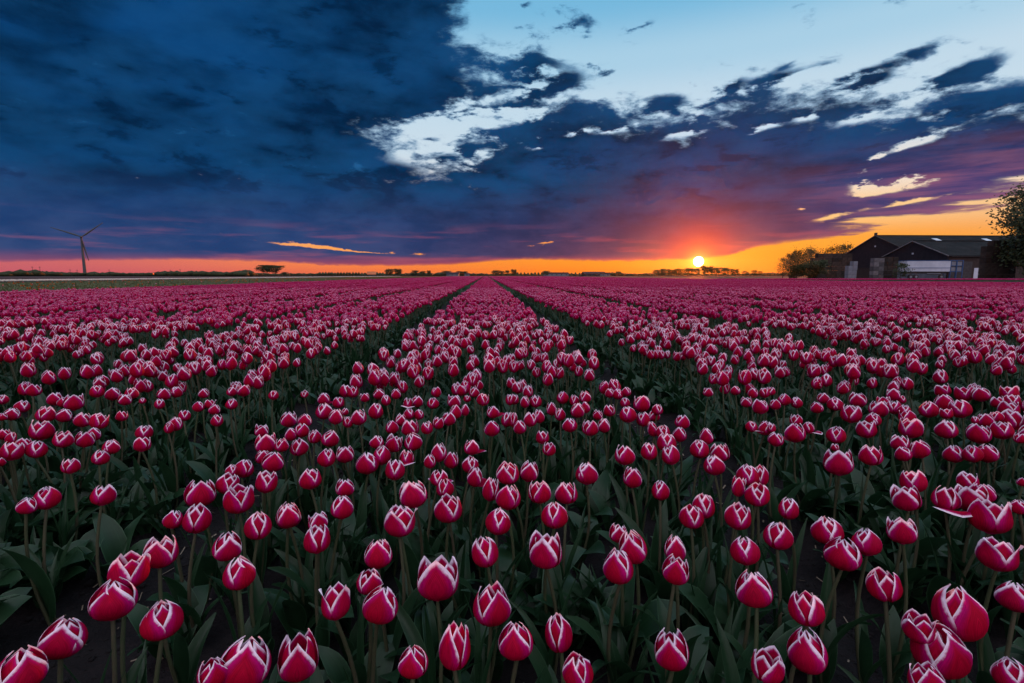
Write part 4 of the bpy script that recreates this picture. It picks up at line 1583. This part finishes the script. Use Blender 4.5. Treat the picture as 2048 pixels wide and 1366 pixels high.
def stack(x, y, cols, w, h, mat, look, where, group):
    me = crate_mesh('crate', mat, w - .05, 1.15, h - .03)
    for c, n in enumerate(cols):
        for k in range(n):
            o = link('crate', me, None, (x + c * w + r2.uniform(-.03, .03), y + r2.uniform(-.05, .05), -.01 + k * h))
            tag(o, '%s crate, %s tier up in %s column of the %s' % (look, ORD[k], ORD[c], where), 'crate', group)


stack(76.4, 117.4, (5, 6, 6, 6, 6, 6, 6, 6), 1.19, .99, M['wood'], 'brown', 'long stack by the trees', 'brown crates in the long stack')
stack(78.1, 107.6, (3, 4), .98, .97, M['pale_crate'], 'white', 'pale low stack at the gable', 'pale crates at the gable')
stack(82.15, 105.6, (5, 5), 1.14, .90, M['grey_wood'], 'grey', 'narrow grey stack before the barn', 'grey crates before the barn')
stack(84.6, 106.4, (5, 5, 5), 1.18, .95, M['wood'], 'brown', 'square stack beside the grey crates', 'brown crates beside the grey ones')
stack(88.6, 87.6, (6, 7, 7, 7, 7), 1.18, 1.0, M['wood'], 'brown', 'tall stack under the big tree', 'brown crates under the big tree')

# ================================================================== far farm buildings, poles, beacon
def house(name, label, px, dist, w, d, h, rh, wall, roof, rz, wins):
    v = cam.rotation_euler.to_matrix() @ Vector(((px - 1024) / 1024, (683 - 549) / 1024, -1.0))
    k = dist / sqrt(v.x ** 2 + v.y ** 2)
    t = thing(name, label, 'building', (v.x * k, v.y * k, -.05), rz, 'farm buildings on the horizon')
    wl = box_part('wall', wall, (-w / 2, w / 2, -d / 2, d / 2, 0, h), t)
    g = Geo()
    e = .35
    V = [(-w / 2 - e, -d / 2 - e, h - .1), (w / 2 + e, -d / 2 - e, h - .1), (w / 2 + e, d / 2 + e, h - .1), (-w / 2 - e, d / 2 + e, h - .1), (-w / 2 - e, 0, h + rh), (w / 2 + e, 0, h + rh)]
    g.add(V, [(0, 3, 2, 1), (0, 1, 5, 4), (2, 3, 4, 5), (1, 2, 5), (3, 0, 4)])
    link('roof', g.mesh('roof', (roof,), False), t)
    for q in range(wins):
        x = -w / 2 + (q + .5) * w / wins
        wn = box_part('window', M['render'], (x - .75, x + .75, -d / 2 - .08, -d / 2 - .01, h * .30, h * .75), wl)
        box_part('pane', M['pane'], (x - .62, x + .62, -d / 2 - .12, -d / 2 - .082, h * .34, h * .71), wn)
    return t


house('farmhouse', 'small house with a glowing orange roof at the left of the tree row', 743, 600, 9, 7, 1.9, 3.2, M['brick'], M['orange_tile'], .2, 2)
house('farmhouse', 'white farm building under low trees left of the vanishing tracks', 906, 520, 12, 7, 2.2, 1.6, M['render'], M['boards'], -.1, 3)
house('farmhouse', 'tiny white shed right of the far white farm', 934, 515, 5, 5, 2.0, 1.0, M['render'], M['boards'], .1, 1)
house('hall', 'long pale low hall halfway between the vanishing tracks and the sun', 1112, 520, 24, 12, 2.6, 1.2, M['render'], M['roof'], .0, 5)
house('farmhouse', 'long dark roofed farm left of the white house toward the sun', 1187, 520, 22, 10, 2.4, 2.0, M['brick'], M['boards'], .1, 4)
house('farmhouse', 'white house at the right end of the dark roofed farm', 1210, 505, 9, 7, 2.4, 1.2, M['render'], M['roof'], -.1, 2)
for q, (px, h) in enumerate(((66, 8.6), (81, 8.6), (141, 6.4), (155, 6.0), (219, 6.4), (341, 6.6), (361, 7.0))):
    v = cam.rotation_euler.to_matrix() @ Vector(((px - 1024) / 1024, (683 - 549) / 1024, -1.0))
    k = 610 / sqrt(v.x ** 2 + v.y ** 2)
    t = thing('utility_pole', '%s thin pole from the left along the dark horizon near the turbine' % ORD[q], 'pole', (v.x * k, v.y * k, -.05), .3, 'poles on the left horizon')
    g = Geo()
    tube(g, (0, 0, 0), (0, 0, h), .20, .13, 8)
    link('pole', g.mesh('pole', (M['bark'],)), t)
    box_part('crossarm', M['bark'], (-.9, .9, -.08, .08, h - .9, h - .72), t)
m, nt, out = new_mat('orange lamp glass')
e_ = node(nt, 'ShaderNodeEmission')
e_.inputs[0].default_value = (1.0, .12, .02, 1)
e_.inputs[1].default_value = 2.2
nt.links.new(e_.outputs[0], out.inputs[0])
M['lamp'] = m
v = cam.rotation_euler.to_matrix() @ Vector(((307 - 1024) / 1024, (683 - 548.5) / 1024, -1.0))
k = 480 / sqrt(v.x ** 2 + v.y ** 2)
t = thing('road_lamp', 'small lit orange lamp low on the dark horizon right of the turbine', 'lamp', (v.x * k, v.y * k, -.05))
g = Geo()
tube(g, (0, 0, 0), (0, 0, 1.6), .08, .07, 8)
link('post', g.mesh('post', (M['dark_metal'],)), t)
g = Geo()
g.add([tuple(q * .45) for q in IV], IFc, None, 0, 0.0, Matrix.Translation((0, 0, 2.0)))
link('lamp_head', g.mesh('lamp_head', (M['lamp'],)), t)

# ================================================================== thin evening haze over the land
m, nt, out = new_mat('evening haze')
pv = node(nt, 'ShaderNodeVolumePrincipled')
pv.inputs['Color'].default_value = (.92, .90, .92, 1)
pv.inputs['Density'].default_value = 1.5e-5
pv.inputs['Anisotropy'].default_value = .88
nt.links.new(pv.outputs[0], out.inputs['Volume'])
g = Geo()
box(g, -3010, 3010, -410, 3010, -1.2, 90)
hz_ = kind(link('haze', g.mesh('haze', (m,), False)), 'stuff')
hz_['label'] = 'thin evening haze lying over the fields'
